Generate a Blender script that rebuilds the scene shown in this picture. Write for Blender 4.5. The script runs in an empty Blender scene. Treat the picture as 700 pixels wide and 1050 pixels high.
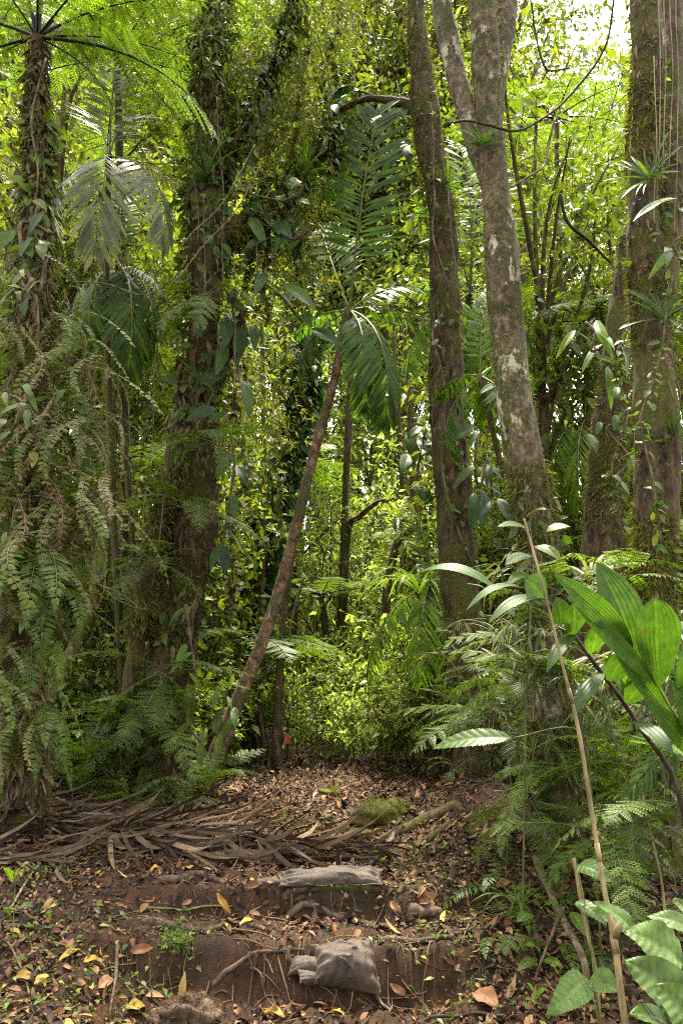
import bpy, math, random
import numpy as np
from mathutils import Vector, Matrix

RND = random.Random(11)
rng = np.random.default_rng(7)
S = bpy.context.scene
COL = S.collection
PI = math.pi
A = lambda *v: np.array(v, dtype=float)

# ------------------------------------------------------------------ camera
CAMZ, PITCH, F = 1.6, math.radians(10), 845.0
cd = bpy.data.cameras.new('camera')
cd.sensor_fit = 'HORIZONTAL'
cd.angle_x = 2 * math.atan(350 / F)
cd.clip_end = 2000
cd.clip_start = 0.05
cam = bpy.data.objects.new('camera', cd)
COL.objects.link(cam)
cam.location = (0, 0, CAMZ)
cam.rotation_euler = (PI / 2 + PITCH, 0, 0)
S.camera = cam
cp, sp = math.cos(PITCH), math.sin(PITCH)


def P(px, py, d):
    """point of the place seen at photo pixel (px,py), d metres ahead"""
    x, y = (px - 350) / F, -(py - 525) / F
    v = A(x, cp - y * sp, sp + y * cp)
    return A(0, 0, CAMZ) + v * (d / v[1])


def proj(p):
    q = np.asarray(p, float) - A(0, 0, CAMZ)
    dep = q[1] * cp + q[2] * sp
    up = -q[1] * sp + q[2] * cp
    return 350 + F * q[0] / dep, 525 - F * up / dep, dep


def wid(px, p):
    """metres covered by px photo pixels at point p"""
    return px * proj(p)[2] / F


# ------------------------------------------------------------------ noise
def fbm(p, freq, seed=0, octv=3):
    r = np.random.default_rng(seed + 100)
    p = np.asarray(p, float)
    out = np.zeros(p.shape[:-1])
    amp = 1.0
    tot = 0
    for o in range(octv):
        for k in range(4):
            d = r.normal(size=p.shape[-1])
            d /= np.linalg.norm(d)
            out += amp * np.sin(p @ d * freq * (0.7 + 0.6 * r.random()) + r.random() * 6.28)
        tot += amp * 2
        amp *= .5
        freq *= 2.1
    return out / tot


def ss(a, b, x):
    t = np.clip((x - a) / (b - a), 0, 1)
    return t * t * (3 - 2 * t)


def G(x, y):
    x = np.asarray(x, float); y = np.asarray(y, float)
    q = np.stack([x, y], -1)
    yy = y + .10 * fbm(q, 1.6, 1, 3)
    s = .22 * ss(4.17, 4.30, yy) + .01 * ss(4.34, 4.62, yy) + .15 * ss(4.63, 4.73, yy) + .05 * ss(5, 9, y)
    b = .37 * ss(2.9, 5.0, y) + .05 * ss(5, 9, y)
    m = ss(-1.35, -.8, x + .15 * fbm(q, 3, 2, 2))
    r = .36 * ss(3.3, 5.3, y) + .05 * ss(5, 9, y)
    m2 = ss(.5, .95, x + .12 * fbm(q, 3, 3, 2))
    z = b * (1 - m) + s * m
    z = z * (1 - m2) + r * m2
    z = z + .30 * np.exp(-((x - 1.05) / .5) ** 2 - ((y - 6.2) / 1.1) ** 2) + .12 * np.exp(-((x - 1.4) / .5) ** 2 - ((y - 5.0) / .8) ** 2)
    z = z + .12 * np.exp(-((x + 2.0) / .8) ** 2 - ((y - 6.6) / .9) ** 2)
    z = z + .02 * np.maximum(0, y - 9) + .05 * np.maximum(0, np.abs(x) - 2.5)
    near = ss(40, 15, np.abs(x) + np.abs(y - 6))
    z = z + near * (.030 * fbm(q, 3.2, 4, 3) + .016 * fbm(q, 13, 5, 3))
    return z


def g1(x, y):
    return float(G(x, y))


def hit(px, py):
    d = np.arange(2.2, 40, .015)
    x, y = (px - 350) / F, -(py - 525) / F
    v = A(x, cp - y * sp, sp + y * cp)
    xs = v[0] / v[1] * d
    zs = CAMZ + v[2] / v[1] * d
    k = np.argmax(zs < G(xs, d))
    return A(xs[k], d[k], g1(xs[k], d[k]))


def gpt(px, d):
    p = P(px, 800, d)
    for _ in range(4):
        z = g1(p[0], d)
        dep = d * cp + (z - CAMZ) * sp
        p = A((px - 350) / F * dep, d, z)
    return p


# ------------------------------------------------------------------ mesh builder
class Geo:
    def __init__(s):
        s.V = []; s.F = []; s.R = []; s.n = 0

    def add(s, V, faces, rnd=.5, mat=0):
        V = np.asarray(V, float).reshape(-1, 3)
        for f in faces:
            f = np.asarray(f, int)
            if len(f): s.F.append((f + s.n, mat))
        s.R.append(np.broadcast_to(np.asarray(rnd, float), (len(V),)))
        s.V.append(V)
        s.n += len(V)
        return s

    def merge(s, g, mat=None, M=None):
        for V, R in zip(g.V, g.R):
            s.V.append(V if M is None else (V @ M[:3, :3].T + M[:3, 3])); s.R.append(R)
        for f, m in g.F:
            s.F.append((f + s.n, m if mat is None else mat))
        s.n += g.n
        return s


def mesh(name, g, mats, smooth=True, off=None):
    me = bpy.data.meshes.new(name)
    if g.n:
        V = np.concatenate(g.V)
        if off is not None: V = V - np.asarray(off)
        R = np.concatenate(g.R)
        lv = np.concatenate([f.ravel() for f, m in g.F])
        lt = np.concatenate([np.full(len(f), f.shape[1]) for f, m in g.F])
        mi = np.concatenate([np.full(len(f), m) for f, m in g.F])
        ls = np.concatenate([[0], np.cumsum(lt)[:-1]])
        me.vertices.add(len(V)); me.vertices.foreach_set('co', V.astype(np.float32).ravel())
        me.loops.add(len(lv)); me.loops.foreach_set('vertex_index', lv.astype(np.int32))
        me.polygons.add(len(lt)); me.polygons.foreach_set('loop_start', ls.astype(np.int32))
        me.polygons.foreach_set('loop_total', lt.astype(np.int32))
        me.polygons.foreach_set('material_index', mi.astype(np.int32))
        me.polygons.foreach_set('use_smooth', np.full(len(lt), smooth))
        at = me.attributes.new('rnd', 'FLOAT', 'POINT')
        at.data.foreach_set('value', R.astype(np.float32))
        me.update(calc_edges=True)
        me.validate()
    for m in (mats if isinstance(mats, (list, tuple)) else [mats]): me.materials.append(m)
    return me


THINGS = []


def thing(name, label, cat, loc=(0, 0, 0), group=None, data=None, rot=(0, 0, 0), sc=1, hint=None):
    o = bpy.data.objects.new(name, data)
    COL.objects.link(o)
    o.location = tuple(loc); o.rotation_euler = rot
    o.scale = (sc, sc, sc) if np.isscalar(sc) else sc
    o['label'] = label; o['category'] = cat
    if group: o['group'] = group
    THINGS.append((o, np.asarray(loc, float) if hint is None else hint))
    return o


def part(parent, name, data, loc=(0, 0, 0), rot=(0, 0, 0), sc=1, label=None):
    o = bpy.data.objects.new(name, data)
    COL.objects.link(o)
    o.parent = parent
    o.location = tuple(loc); o.rotation_euler = rot
    o.scale = (sc, sc, sc) if np.isscalar(sc) else sc
    if label: o['label'] = label
    return o


def setting(name, data, kind='structure', loc=(0, 0, 0)):
    o = bpy.data.objects.new(name, data)
    COL.objects.link(o); o.location = loc
    o['kind'] = kind
    return o


def dup(root, loc, rz, label, group=None, sc=1, tilt=(0, 0)):
    r = root.copy(); COL.objects.link(r)
    r.location = tuple(loc); r.rotation_euler = (tilt[0], tilt[1], rz); r.scale = (sc, sc, sc)
    r['label'] = label
    if group: r['group'] = group
    for ch in list(root.children):
        c = ch.copy(); COL.objects.link(c); c.parent = r
        for gg in list(ch.children):
            e = gg.copy(); COL.objects.link(e); e.parent = c
    THINGS.append((r, np.asarray(loc, float)))
    return r


# ------------------------------------------------------------------ materials
def mat_base(name):
    m = bpy.data.materials.new(name); m.use_nodes = True
    nt = m.node_tree; nt.nodes.clear()
    out = nt.nodes.new('ShaderNodeOutputMaterial')
    return m, nt, out


def ramp(nt, cols, fac, interp='LINEAR'):
    r = nt.nodes.new('ShaderNodeValToRGB')
    r.color_ramp.interpolation = interp
    e = r.color_ramp.elements
    n = len(cols)
    while len(e) < n: e.new(.5)
    for i, c in enumerate(cols):
        pos = i / (n - 1) if len(c) == 3 else c[3]
        e[i].position = pos
        e[i].color = (c[0], c[1], c[2], 1)
    nt.links.new(fac, r.inputs[0])
    return r.outputs[0]


def leafmat(name, cols, trans=.4, rough=.5, tint=(1.18, 1.22, .48), objvar=.25, spec=.22, vein=False):
    m, nt, out = mat_base(name)
    N, L = nt.nodes.new, nt.links.new
    at = N('ShaderNodeAttribute'); at.attribute_name = 'rnd'
    c = ramp(nt, cols, at.outputs['Fac'])
    oi = N('ShaderNodeObjectInfo')
    hs = N('ShaderNodeHueSaturation')
    mr = N('ShaderNodeMapRange'); mr.inputs[3].default_value = 1 - objvar; mr.inputs[4].default_value = 1 + objvar
    L(oi.outputs['Random'], mr.inputs[0]); L(mr.outputs[0], hs.inputs['Value'])
    L(c, hs.inputs['Color'])
    # blotches of age on the leaf itself
    tc = N('ShaderNodeTexCoord'); no = N('ShaderNodeTexNoise'); no.inputs['Scale'].default_value = 14 if not vein else 30
    no.inputs['Detail'].default_value = 4
    L(tc.outputs['Object'], no.inputs['Vector'])
    mr2 = N('ShaderNodeMapRange'); mr2.inputs[1].default_value = .3; mr2.inputs[2].default_value = .7
    mr2.inputs[3].default_value = .72; mr2.inputs[4].default_value = 1.25
    L(no.outputs[0], mr2.inputs[0])
    mx = N('ShaderNodeMix'); mx.data_type = 'RGBA'; mx.blend_type = 'MULTIPLY'; mx.inputs[0].default_value = 1
    L(hs.outputs[0], mx.inputs[6]); L(mr2.outputs[0], mx.inputs[7])
    col = mx.outputs[2]
    if vein:
        n5 = N('ShaderNodeTexNoise'); n5.inputs['Scale'].default_value = 38; n5.inputs['Detail'].default_value = 3
        L(tc.outputs['Object'], n5.inputs['Vector'])
        f5 = ramp(nt, [(0, 0, 0, .66), (1, 1, 1, .70)], n5.outputs[0])
        m5 = N('ShaderNodeMix'); m5.data_type = 'RGBA'; L(f5, m5.inputs[0]); L(col, m5.inputs[6]); m5.inputs[7].default_value = (.055, .042, .012, 1)
        col = m5.outputs[2]
    p = N('ShaderNodeBsdfPrincipled'); p.inputs['Roughness'].default_value = rough
    p.inputs['Specular IOR Level'].default_value = spec
    L(col, p.inputs['Base Color'])
    if trans > 0:
        t = N('ShaderNodeBsdfTranslucent')
        tm = N('ShaderNodeMix'); tm.data_type = 'RGBA'; tm.blend_type = 'MULTIPLY'; tm.inputs[0].default_value = 1
        tm.clamp_result = False
        tm.inputs[7].default_value = (*[v * 1.6 for v in tint], 1)
        L(col, tm.inputs[6]); L(tm.outputs[2], t.inputs['Color'])
        ms = N('ShaderNodeMixShader'); ms.inputs[0].default_value = trans
        L(p.outputs[0], ms.inputs[1]); L(t.outputs[0], ms.inputs[2]); L(ms.outputs[0], out.inputs[0])
    else:
        L(p.outputs[0], out.inputs[0])
    return m


def barkmat(name, dark, light, moss, lichen=None, moss_amt=.5, lich_amt=.5, scale=9, bump=.6, rough=.9, stretch=.3):
    m, nt, out = mat_base(name)
    N, L = nt.nodes.new, nt.links.new
    tc = N('ShaderNodeTexCoord')
    mp = N('ShaderNodeMapping'); mp.inputs['Scale'].default_value = (1, 1, stretch)
    L(tc.outputs['Object'], mp.inputs[0])
    n1 = N('ShaderNodeTexNoise'); n1.inputs['Scale'].default_value = scale * 2.2; n1.inputs['Detail'].default_value = 8
    n1.inputs['Roughness'].default_value = .7
    L(mp.outputs[0], n1.inputs[0])
    c = ramp(nt, [(*[v * .5 for v in dark], .36), (*[(a_ + b_) * .4 for a_, b_ in zip(dark, light)], .5), (*[v * 1.15 for v in light], .64)], n1.outputs[0])
    n2 = N('ShaderNodeTexNoise'); n2.inputs['Scale'].default_value = scale * .35; n2.inputs['Detail'].default_value = 6
    n2.inputs['Roughness'].default_value = .65
    L(tc.outputs['Object'], n2.inputs[0])
    f = ramp(nt, [(0, 0, 0, .62 - moss_amt * .3), (1, 1, 1, .70 - moss_amt * .3)], n2.outputs[0])
    n4 = N('ShaderNodeTexNoise'); n4.inputs['Scale'].default_value = 60; n4.inputs['Detail'].default_value = 3
    L(tc.outputs['Object'], n4.inputs[0])
    mc = ramp(nt, [(*[v * .35 for v in moss], .3), (*moss, .7)], n4.outputs[0])
    mx = N('ShaderNodeMix'); mx.data_type = 'RGBA'
    L(f, mx.inputs[0]); L(c, mx.inputs[6]); L(mc, mx.inputs[7])
    col = mx.outputs[2]
    if lichen:
        n3 = N('ShaderNodeTexNoise'); n3.inputs['Scale'].default_value = scale * .5; n3.inputs['Detail'].default_value = 7
        n3.inputs['Roughness'].default_value = .72
        mp3 = N('ShaderNodeMapping'); mp3.inputs['Location'].default_value = (7, 3, 1); mp3.inputs['Scale'].default_value = (1, 1, .55)
        L(tc.outputs['Object'], mp3.inputs[0]); L(mp3.outputs[0], n3.inputs[0])
        f3 = ramp(nt, [(0, 0, 0, .64 - lich_amt * .25), (1, 1, 1, .68 - lich_amt * .25)], n3.outputs[0])
        mx3 = N('ShaderNodeMix'); mx3.data_type = 'RGBA'
        L(f3, mx3.inputs[0]); L(col, mx3.inputs[6]); mx3.inputs[7].default_value = (*lichen, 1)
        col = mx3.outputs[2]
    p = N('ShaderNodeBsdfPrincipled'); p.inputs['Roughness'].default_value = rough
    p.inputs['Specular IOR Level'].default_value = .25
    L(col, p.inputs['Base Color'])
    b = N('ShaderNodeBump'); b.inputs['Strength'].default_value = bump; b.inputs['Distance'].default_value = .05
    L(n1.outputs[0], b.inputs['Height']); L(b.outputs[0], p.inputs['Normal'])
    L(p.outputs[0], out.inputs[0])
    return m


def soilmat():
    m, nt, out = mat_base('soil')
    N, L = nt.nodes.new, nt.links.new
    tc = N('ShaderNodeTexCoord')
    n1 = N('ShaderNodeTexNoise'); n1.inputs['Scale'].default_value = 5; n1.inputs['Detail'].default_value = 10; n1.inputs['Roughness'].default_value = .68
    L(tc.outputs['Object'], n1.inputs[0])
    c = ramp(nt, [(.008, .004, .002, .32), (.032, .015, .0065, .5), (.09, .042, .018, .72)], n1.outputs[0])
    n2 = N('ShaderNodeTexNoise'); n2.inputs['Scale'].default_value = 70; n2.inputs['Detail'].default_value = 6; n2.inputs['Roughness'].default_value = .75
    L(tc.outputs['Object'], n2.inputs[0])
    mx = N('ShaderNodeMix'); mx.data_type = 'RGBA'; mx.blend_type = 'OVERLAY'; mx.inputs[0].default_value = .8
    L(c, mx.inputs[6]); L(n2.outputs[0], mx.inputs[7])
    at = N('ShaderNodeAttribute'); at.attribute_name = 'rnd'     # green film of moss where it grows
    n3 = N('ShaderNodeTexNoise'); n3.inputs['Scale'].default_value = 9; n3.inputs['Detail'].default_value = 6
    L(tc.outputs['Object'], n3.inputs[0])
    mm = N('ShaderNodeMath'); mm.operation = 'MULTIPLY'
    f = ramp(nt, [(0, 0, 0, .45), (1, 1, 1, .6)], n3.outputs[0])
    L(at.outputs['Fac'], mm.inputs[0]); L(f, mm.inputs[1])
    mx2 = N('ShaderNodeMix'); mx2.data_type = 'RGBA'; L(mm.outputs[0], mx2.inputs[0])
    L(mx.outputs[2], mx2.inputs[6]); mx2.inputs[7].default_value = (.05, .065, .012, 1)
    p = N('ShaderNodeBsdfPrincipled'); L(mx2.outputs[2], p.inputs['Base Color'])
    rr = N('ShaderNodeMapRange'); rr.inputs[3].default_value = .65; rr.inputs[4].default_value = 1.0
    L(n1.outputs[0], rr.inputs[0]); L(rr.outputs[0], p.inputs['Roughness'])
    p.inputs['Specular IOR Level'].default_value = .2
    b = N('ShaderNodeBump'); b.inputs['Strength'].default_value = .9; b.inputs['Distance'].default_value = .025
    ad = N('ShaderNodeMath'); L(n1.outputs[0], ad.inputs[0]); L(n2.outputs[0], ad.inputs[1])
    L(ad.outputs[0], b.inputs['Height']); L(b.outputs[0], p.inputs['Normal'])
    L(p.outputs[0], out.inputs[0])
    return m


def clothmat(name, c1, c2, sc=14, bump=.5):
    m, nt, out = mat_base(name)
    N, L = nt.nodes.new, nt.links.new
    tc = N('ShaderNodeTexCoord')
    n1 = N('ShaderNodeTexNoise'); n1.inputs['Scale'].default_value = sc; n1.inputs['Detail'].default_value = 8; n1.inputs['Roughness'].default_value = .7
    mp = N('ShaderNodeMapping'); mp.inputs['Scale'].default_value = (1, 1, 1)
    L(tc.outputs['Object'], mp.inputs[0]); L(mp.outputs[0], n1.inputs[0])
    n6 = N('ShaderNodeTexNoise'); n6.inputs['Scale'].default_value = 5; n6.inputs['Detail'].default_value = 5
    L(tc.outputs['Object'], n6.inputs[0])
    m6 = N('ShaderNodeMath'); m6.operation = 'MULTIPLY_ADD'; m6.inputs[1].default_value = .5; L(n6.outputs[0], m6.inputs[0])
    m7 = N('ShaderNodeMath'); m7.operation = 'MULTIPLY'; m7.inputs[1].default_value = .5; L(n1.outputs[0], m7.inputs[0]); L(m7.outputs[0], m6.inputs[2])
    c = ramp(nt, [(*c1, .40), (*c2, .60)], m6.outputs[0])
    p = N('ShaderNodeBsdfPrincipled'); L(c, p.inputs['Base Color']); p.inputs['Roughness'].default_value = .62
    w = N('ShaderNodeTexNoise'); w.inputs['Scale'].default_value = sc * 5; w.inputs['Detail'].default_value = 6; w.inputs['Roughness'].default_value = .8
    L(mp.outputs[0], w.inputs[0])
    b = N('ShaderNodeBump'); b.inputs['Strength'].default_value = bump; b.inputs['Distance'].default_value = .012
    ad = N('ShaderNodeMath'); L(n1.outputs[0], ad.inputs[0]); L(w.outputs[0], ad.inputs[1])
    L(ad.outputs[0], b.inputs['Height']); L(b.outputs[0], p.inputs['Normal'])
    L(p.outputs[0], out.inputs[0])
    return m


M = {}
M['soil'] = soilmat()
M['canopy_y'] = leafmat('canopy leaf yellow green', [(.036, .058, .009), (.066, .094, .013), (.10, .130, .018), (.17, .175, .035)], .40, .6, spec=.22)
M['canopy_g'] = leafmat('canopy leaf green', [(.025, .045, .008), (.05, .078, .012), (.08, .105, .015), (.12, .13, .025)], .38, .55, spec=.25)
M['canopy_d'] = leafmat('canopy leaf dull olive', [(.022, .036, .006), (.045, .062, .009), (.078, .090, .014), (.12, .115, .022)], .34, .6, spec=.22)
M['shrub'] = leafmat('shrub leaf', [(.026, .055, .010), (.05, .088, .014), (.085, .125, .016), (.15, .175, .03)], .4, .45)
M['sunny'] = leafmat('painted sunlit leaf', [(.072, .108, .018), (.115, .158, .028), (.17, .21, .05), (.27, .285, .11)], .48, .5, tint=(1.1, 1.22, .6), objvar=.15)  # brightness of the clearing put into a paler, more translucent leaf colour
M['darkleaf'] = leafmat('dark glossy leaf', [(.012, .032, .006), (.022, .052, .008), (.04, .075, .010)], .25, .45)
M['fern_bright'] = leafmat('tree fern frond', [(.035, .07, .008), (.055, .095, .010), (.08, .115, .012)], .45, .5)
M['fern'] = leafmat('fern frond', [(.028, .056, .007), (.052, .092, .010), (.09, .125, .014)], .38, .5, spec=.3)
M['fern_grey'] = leafmat('hanging fern frond', [(.03, .052, .010), (.054, .078, .014), (.085, .096, .022), (.14, .115, .045)], .3, .6, spec=.25)
M['fern_dead'] = leafmat('withered fern frond', [(.05, .03, .018), (.10, .06, .035), (.18, .11, .06)], .2, .8, tint=(1, .8, .5))
M['palm'] = leafmat('palm leaflet', [(.018, .048, .012), (.035, .075, .010), (.06, .11, .014)], .35, .45)
M['palm_y'] = leafmat('bright palm leaflet', [(.04, .09, .01), (.075, .14, .014), (.12, .18, .02)], .5, .35)
M['palm_grey'] = leafmat('silvery palm leaflet', [(.07, .09, .055), (.12, .135, .085), (.18, .19, .12)], .3, .3, objvar=.05)
M['bigleaf'] = leafmat('broad pleated leaf', [(.026, .062, .006), (.036, .082, .008), (.05, .10, .01)], .4, .42, objvar=.12, vein=True)
M['greyleaf'] = leafmat('pale green herb leaf', [(.036, .072, .012), (.05, .092, .017), (.08, .12, .027)], .32, .4, objvar=.15, vein=True)
M['bamboo'] = leafmat('bamboo leaf', [(.03, .045, .015), (.05, .068, .022), (.075, .088, .03), (.12, .115, .05)], .35, .55, spec=.3)
M['dead'] = leafmat('dead palm leaflet', [(.016, .010, .006), (.038, .024, .014), (.070, .045, .026), (.14, .094, .056)], .08, .75, tint=(1, .8, .5), spec=.18)
M['litter'] = leafmat('litter leaf', [(.012, .007, .004), (.028, .0145, .008), (.060, .029, .0135), (.10, .047, .021), (.15, .077, .037), (.21, .13, .064), (.28, .19, .06)], .06, .7, tint=(1, .7, .4), spec=.18)
M['yellow'] = leafmat('yellow fallen leaf', [(.17, .095, .016), (.25, .15, .024), (.32, .22, .04)], .2, .5, tint=(1, .8, .4), objvar=.2)
M['tan'] = leafmat('tan fallen leaf', [(.13, .06, .028), (.20, .10, .05)], .12, .6, tint=(1, .7, .4), objvar=.2)
M['moss'] = leafmat('moss', [(.025, .03, .007), (.055, .06, .010), (.10, .10, .014), (.15, .13, .03)], .25, .85)
M['mossg'] = leafmat('green moss', [(.03, .045, .008), (.06, .085, .012), (.10, .13, .016)], .3, .85)
M['fibre'] = leafmat('bark fibre', [(.03, .018, .009), (.075, .045, .022), (.13, .09, .05)], .05, .85, tint=(1, .8, .5))
M['rachis_black'] = barkmat('black fern stalk', (.006, .005, .004), (.02, .014, .01), (.02, .02, .008), moss_amt=.1, bump=.2)
M['rachis'] = barkmat('green stalk', (.05, .06, .015), (.11, .12, .03), (.06, .08, .015), moss_amt=.3, bump=.1, rough=.5)
M['rachis_tan'] = barkmat('tan stalk', (.12, .08, .04), (.24, .17, .09), (.1, .08, .03), moss_amt=.1, bump=.2, rough=.6)
M['bark_dark'] = barkmat('dark mossy bark', (.010, .007, .004), (.10, .062, .032), (.08, .078, .014), lichen=(.18, .14, .09), moss_amt=.45, lich_amt=-.15, bump=1)
M['bark_brown'] = barkmat('brown mossy bark', (.02, .012, .007), (.11, .065, .035), (.065, .068, .012), lichen=(.20, .16, .10), moss_amt=.55, lich_amt=-.1, bump=1)
M['bark_pale'] = barkmat('pale lichen bark', (.05, .036, .022), (.16, .12, .075), (.06, .062, .018), lichen=(.33, .30, .23), moss_amt=.45, lich_amt=.30, scale=11, bump=.7, stretch=.6)
M['bark_red'] = barkmat('reddish mossy bark', (.016, .010, .006), (.118, .076, .041), (.085, .088, .014), lichen=(.26, .18, .12), moss_amt=.55, lich_amt=.05, bump=1)
M['bark_far'] = barkmat('far bark', (.045, .03, .018), (.15, .10, .055), (.08, .08, .02), moss_amt=.5, bump=.5)
M['bark_palm'] = barkmat('palm stem', (.06, .034, .018), (.20, .125, .07), (.08, .075, .025), lichen=(.26, .19, .12), moss_amt=.4, lich_amt=.1, bump=.5, stretch=.9)
M['cane'] = barkmat('dry cane', (.11, .085, .035), (.26, .20, .095), (.10, .08, .03), moss_amt=.05, bump=.25, rough=.55, stretch=.15)
M['root'] = barkmat('bare root', (.022, .014, .009), (.095, .062, .038), (.06, .06, .014), moss_amt=.12, bump=.6, rough=.7)
M['root_moss'] = barkmat('mossy root', (.03, .019, .012), (.11, .075, .045), (.085, .085, .016), moss_amt=.75, bump=.8)
M['rock'] = barkmat('mossy rock', (.02, .018, .013), (.09, .07, .05), (.11, .11, .018), moss_amt=.75, bump=.8, stretch=1)
M['vine'] = barkmat('vine bark', (.05, .034, .02), (.17, .12, .075), (.08, .08, .02), moss_amt=.2, bump=.4)
M['vine_dark'] = barkmat('dark vine bark', (.012, .008, .006), (.05, .034, .02), (.05, .05, .012), moss_amt=.2, bump=.4)
M['sack'] = clothmat('weathered sackcloth', (.015, .0085, .0048), (.074, .047, .028), 16, .6)
M['red'] = clothmat('faded red cloth', (.55, .05, .04), (.70, .12, .09), 20, .1)
M['wood'] = barkmat('weathered stake', (.03, .02, .012), (.10, .07, .04), (.06, .06, .015), moss_amt=.3, bump=.4)


# ------------------------------------------------------------------ shapes
def catmull(pts, n):
    pts = np.asarray(pts, float)
    k = len(pts)
    ext = np.vstack([2 * pts[0] - pts[1], pts, 2 * pts[-1] - pts[-2]])
    u = np.linspace(0, k - 1 - 1e-9, n)
    i = u.astype(int); t = (u - i)[:, None]
    p0, p1, p2, p3 = ext[i], ext[i + 1], ext[i + 2], ext[i + 3]
    return .5 * ((2 * p1) + (-p0 + p2) * t + (2 * p0 - 5 * p1 + 4 * p2 - p3) * t ** 2 + (-p0 + 3 * p1 - 3 * p2 + p3) * t ** 3)


def frames(path):
    T = np.gradient(path, axis=0)
    T /= np.linalg.norm(T, axis=1)[:, None] + 1e-12
    ref = A(0, 0, 1) if abs(T[0][2]) < .9 else A(1, 0, 0)
    n = np.cross(T[0], ref); n /= np.linalg.norm(n)
    Ns = []
    for t in T:
        n = n - t * (n @ t); n /= np.linalg.norm(n) + 1e-12
        Ns.append(n)
    Ns = np.array(Ns)
    return T, Ns, np.cross(T, Ns)


def tube(g, path, rad, k=8, rough=0., freq=6, seed=0, rnd=.5, mat=0, cap=True):
    path = np.asarray(path, float); n = len(path)
    rad = np.broadcast_to(np.asarray(rad, float), (n,))
    T, Nn, B = frames(path)
    a = np.arange(k) / k * 2 * PI
    ring = Nn[:, None, :] * np.cos(a)[None, :, None] + B[:, None, :] * np.sin(a)[None, :, None]
    R = np.repeat(rad[:, None], k, 1)
    if rough:
        p0 = path[:, None, :] + ring * rad[:, None, None]
        R = R * (1 + rough * fbm(p0 * A(1, 1, .45), freq, seed, 3))
        if k > 30:
            lump = fbm(p0 * A(1, 1, .6), 16, seed + 7, 3)
            R = R * (1 + rough * .55 * np.maximum(lump, -.2) + rough * .35 * fbm(p0 * A(1, 1, .25), 42, seed + 9, 3))
    V = (path[:, None, :] + ring * R[:, :, None]).reshape(-1, 3)
    i = np.arange(n - 1)[:, None] * k; j = np.arange(k)[None, :]
    jn = (j + 1) % k
    F4 = np.stack([i + j, i + jn, i + k + jn, i + k + j], -1).reshape(-1, 4)
    faces = [F4]
    if cap:
        V = np.vstack([V, path[0], path[-1]])
        c0, c1 = n * k, n * k + 1
        jj = np.arange(k); jk = (jj + 1) % k
        faces.append(np.stack([np.full(k, c0), jk, jj], -1))
        b = (n - 1) * k
        faces.append(np.stack([np.full(k, c1), b + jj, b + jk], -1))
    g.add(V, faces, rnd, mat)
    return g


def leaf_tpl(w=.4, ns=1, fold=.12, droop=.15, peak=.42, curl=0.):
    """leaf of length 1 along +Y, upper side +Z"""
    V = [(0, 0, 0)]
    for i in range(ns):
        t = (i + 1) / (ns + 1)
        if ns == 1: t = peak
        wd = w / 2 * (math.sin(PI * t ** (math.log(.5) / math.log(peak)))) ** .8 if ns > 1 else w / 2
        z = -droop * t * t
        V += [(-wd, t, z + fold * wd * 2 + curl * wd), (0, t, z), (wd, t, z + fold * wd * 2 - curl * wd)]
    V.append((0, 1, -droop))
    t3 = [(0, 2, 1), (0, 3, 2)]; q = []
    for i in range(ns - 1):
        b = 1 + 3 * i
        q += [(b, b + 1, b + 4, b + 3), (b + 1, b + 2, b + 5, b + 4)]
    b = 1 + 3 * (ns - 1); e = len(V) - 1
    t3 += [(b, b + 1, e), (b + 1, b + 2, e)]
    return np.array(V, float), [np.array(t3)] + ([np.array(q)] if q else [])


def basis(D, Nrm):
    D = D / (np.linalg.norm(D, axis=-1, keepdims=True) + 1e-12)
    X = np.cross(D, Nrm); X /= np.linalg.norm(X, axis=-1, keepdims=True) + 1e-9
    Z = np.cross(X, D)
    return np.stack([X, D, Z], -1)


def inst(g, tpl, pos, D, Nrm, sc, rnd, mat=0):
    V, Fs = tpl
    n = len(pos)
    if n == 0: return g
    R = basis(D, Nrm)
    sc = np.asarray(sc, float)
    if sc.ndim == 1: sc = sc[:, None]
    sc = np.broadcast_to(sc, (n, 3)) if sc.shape[1] == 3 else np.repeat(sc, 3, 1)
    W = np.einsum('nij,nvj->nvi', R, V[None] * sc[:, None, :]) + np.asarray(pos)[:, None, :]
    nv = len(V); off = np.arange(n) * nv
    faces = [(f[None] + off[:, None, None]).reshape(-1, f.shape[1]) for f in Fs]
    g.add(W.reshape(-1, 3), faces, np.repeat(np.broadcast_to(rnd, (n,)), nv), mat)
    return g


def rdir(n):
    v = rng.normal(size=(n, 3))
    return v / np.linalg.norm(v, axis=1)[:, None]


LEAF = leaf_tpl(.42)
LEAF_B = leaf_tpl(.5, 1, .1, .2, .4)
LANCE = leaf_tpl(.2, 1, .1, .25, .35)
LEAF3 = leaf_tpl(.46, 3, .12, .22, .42)
STRAP = leaf_tpl(.09, 3, .25, .35, .4)


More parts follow.
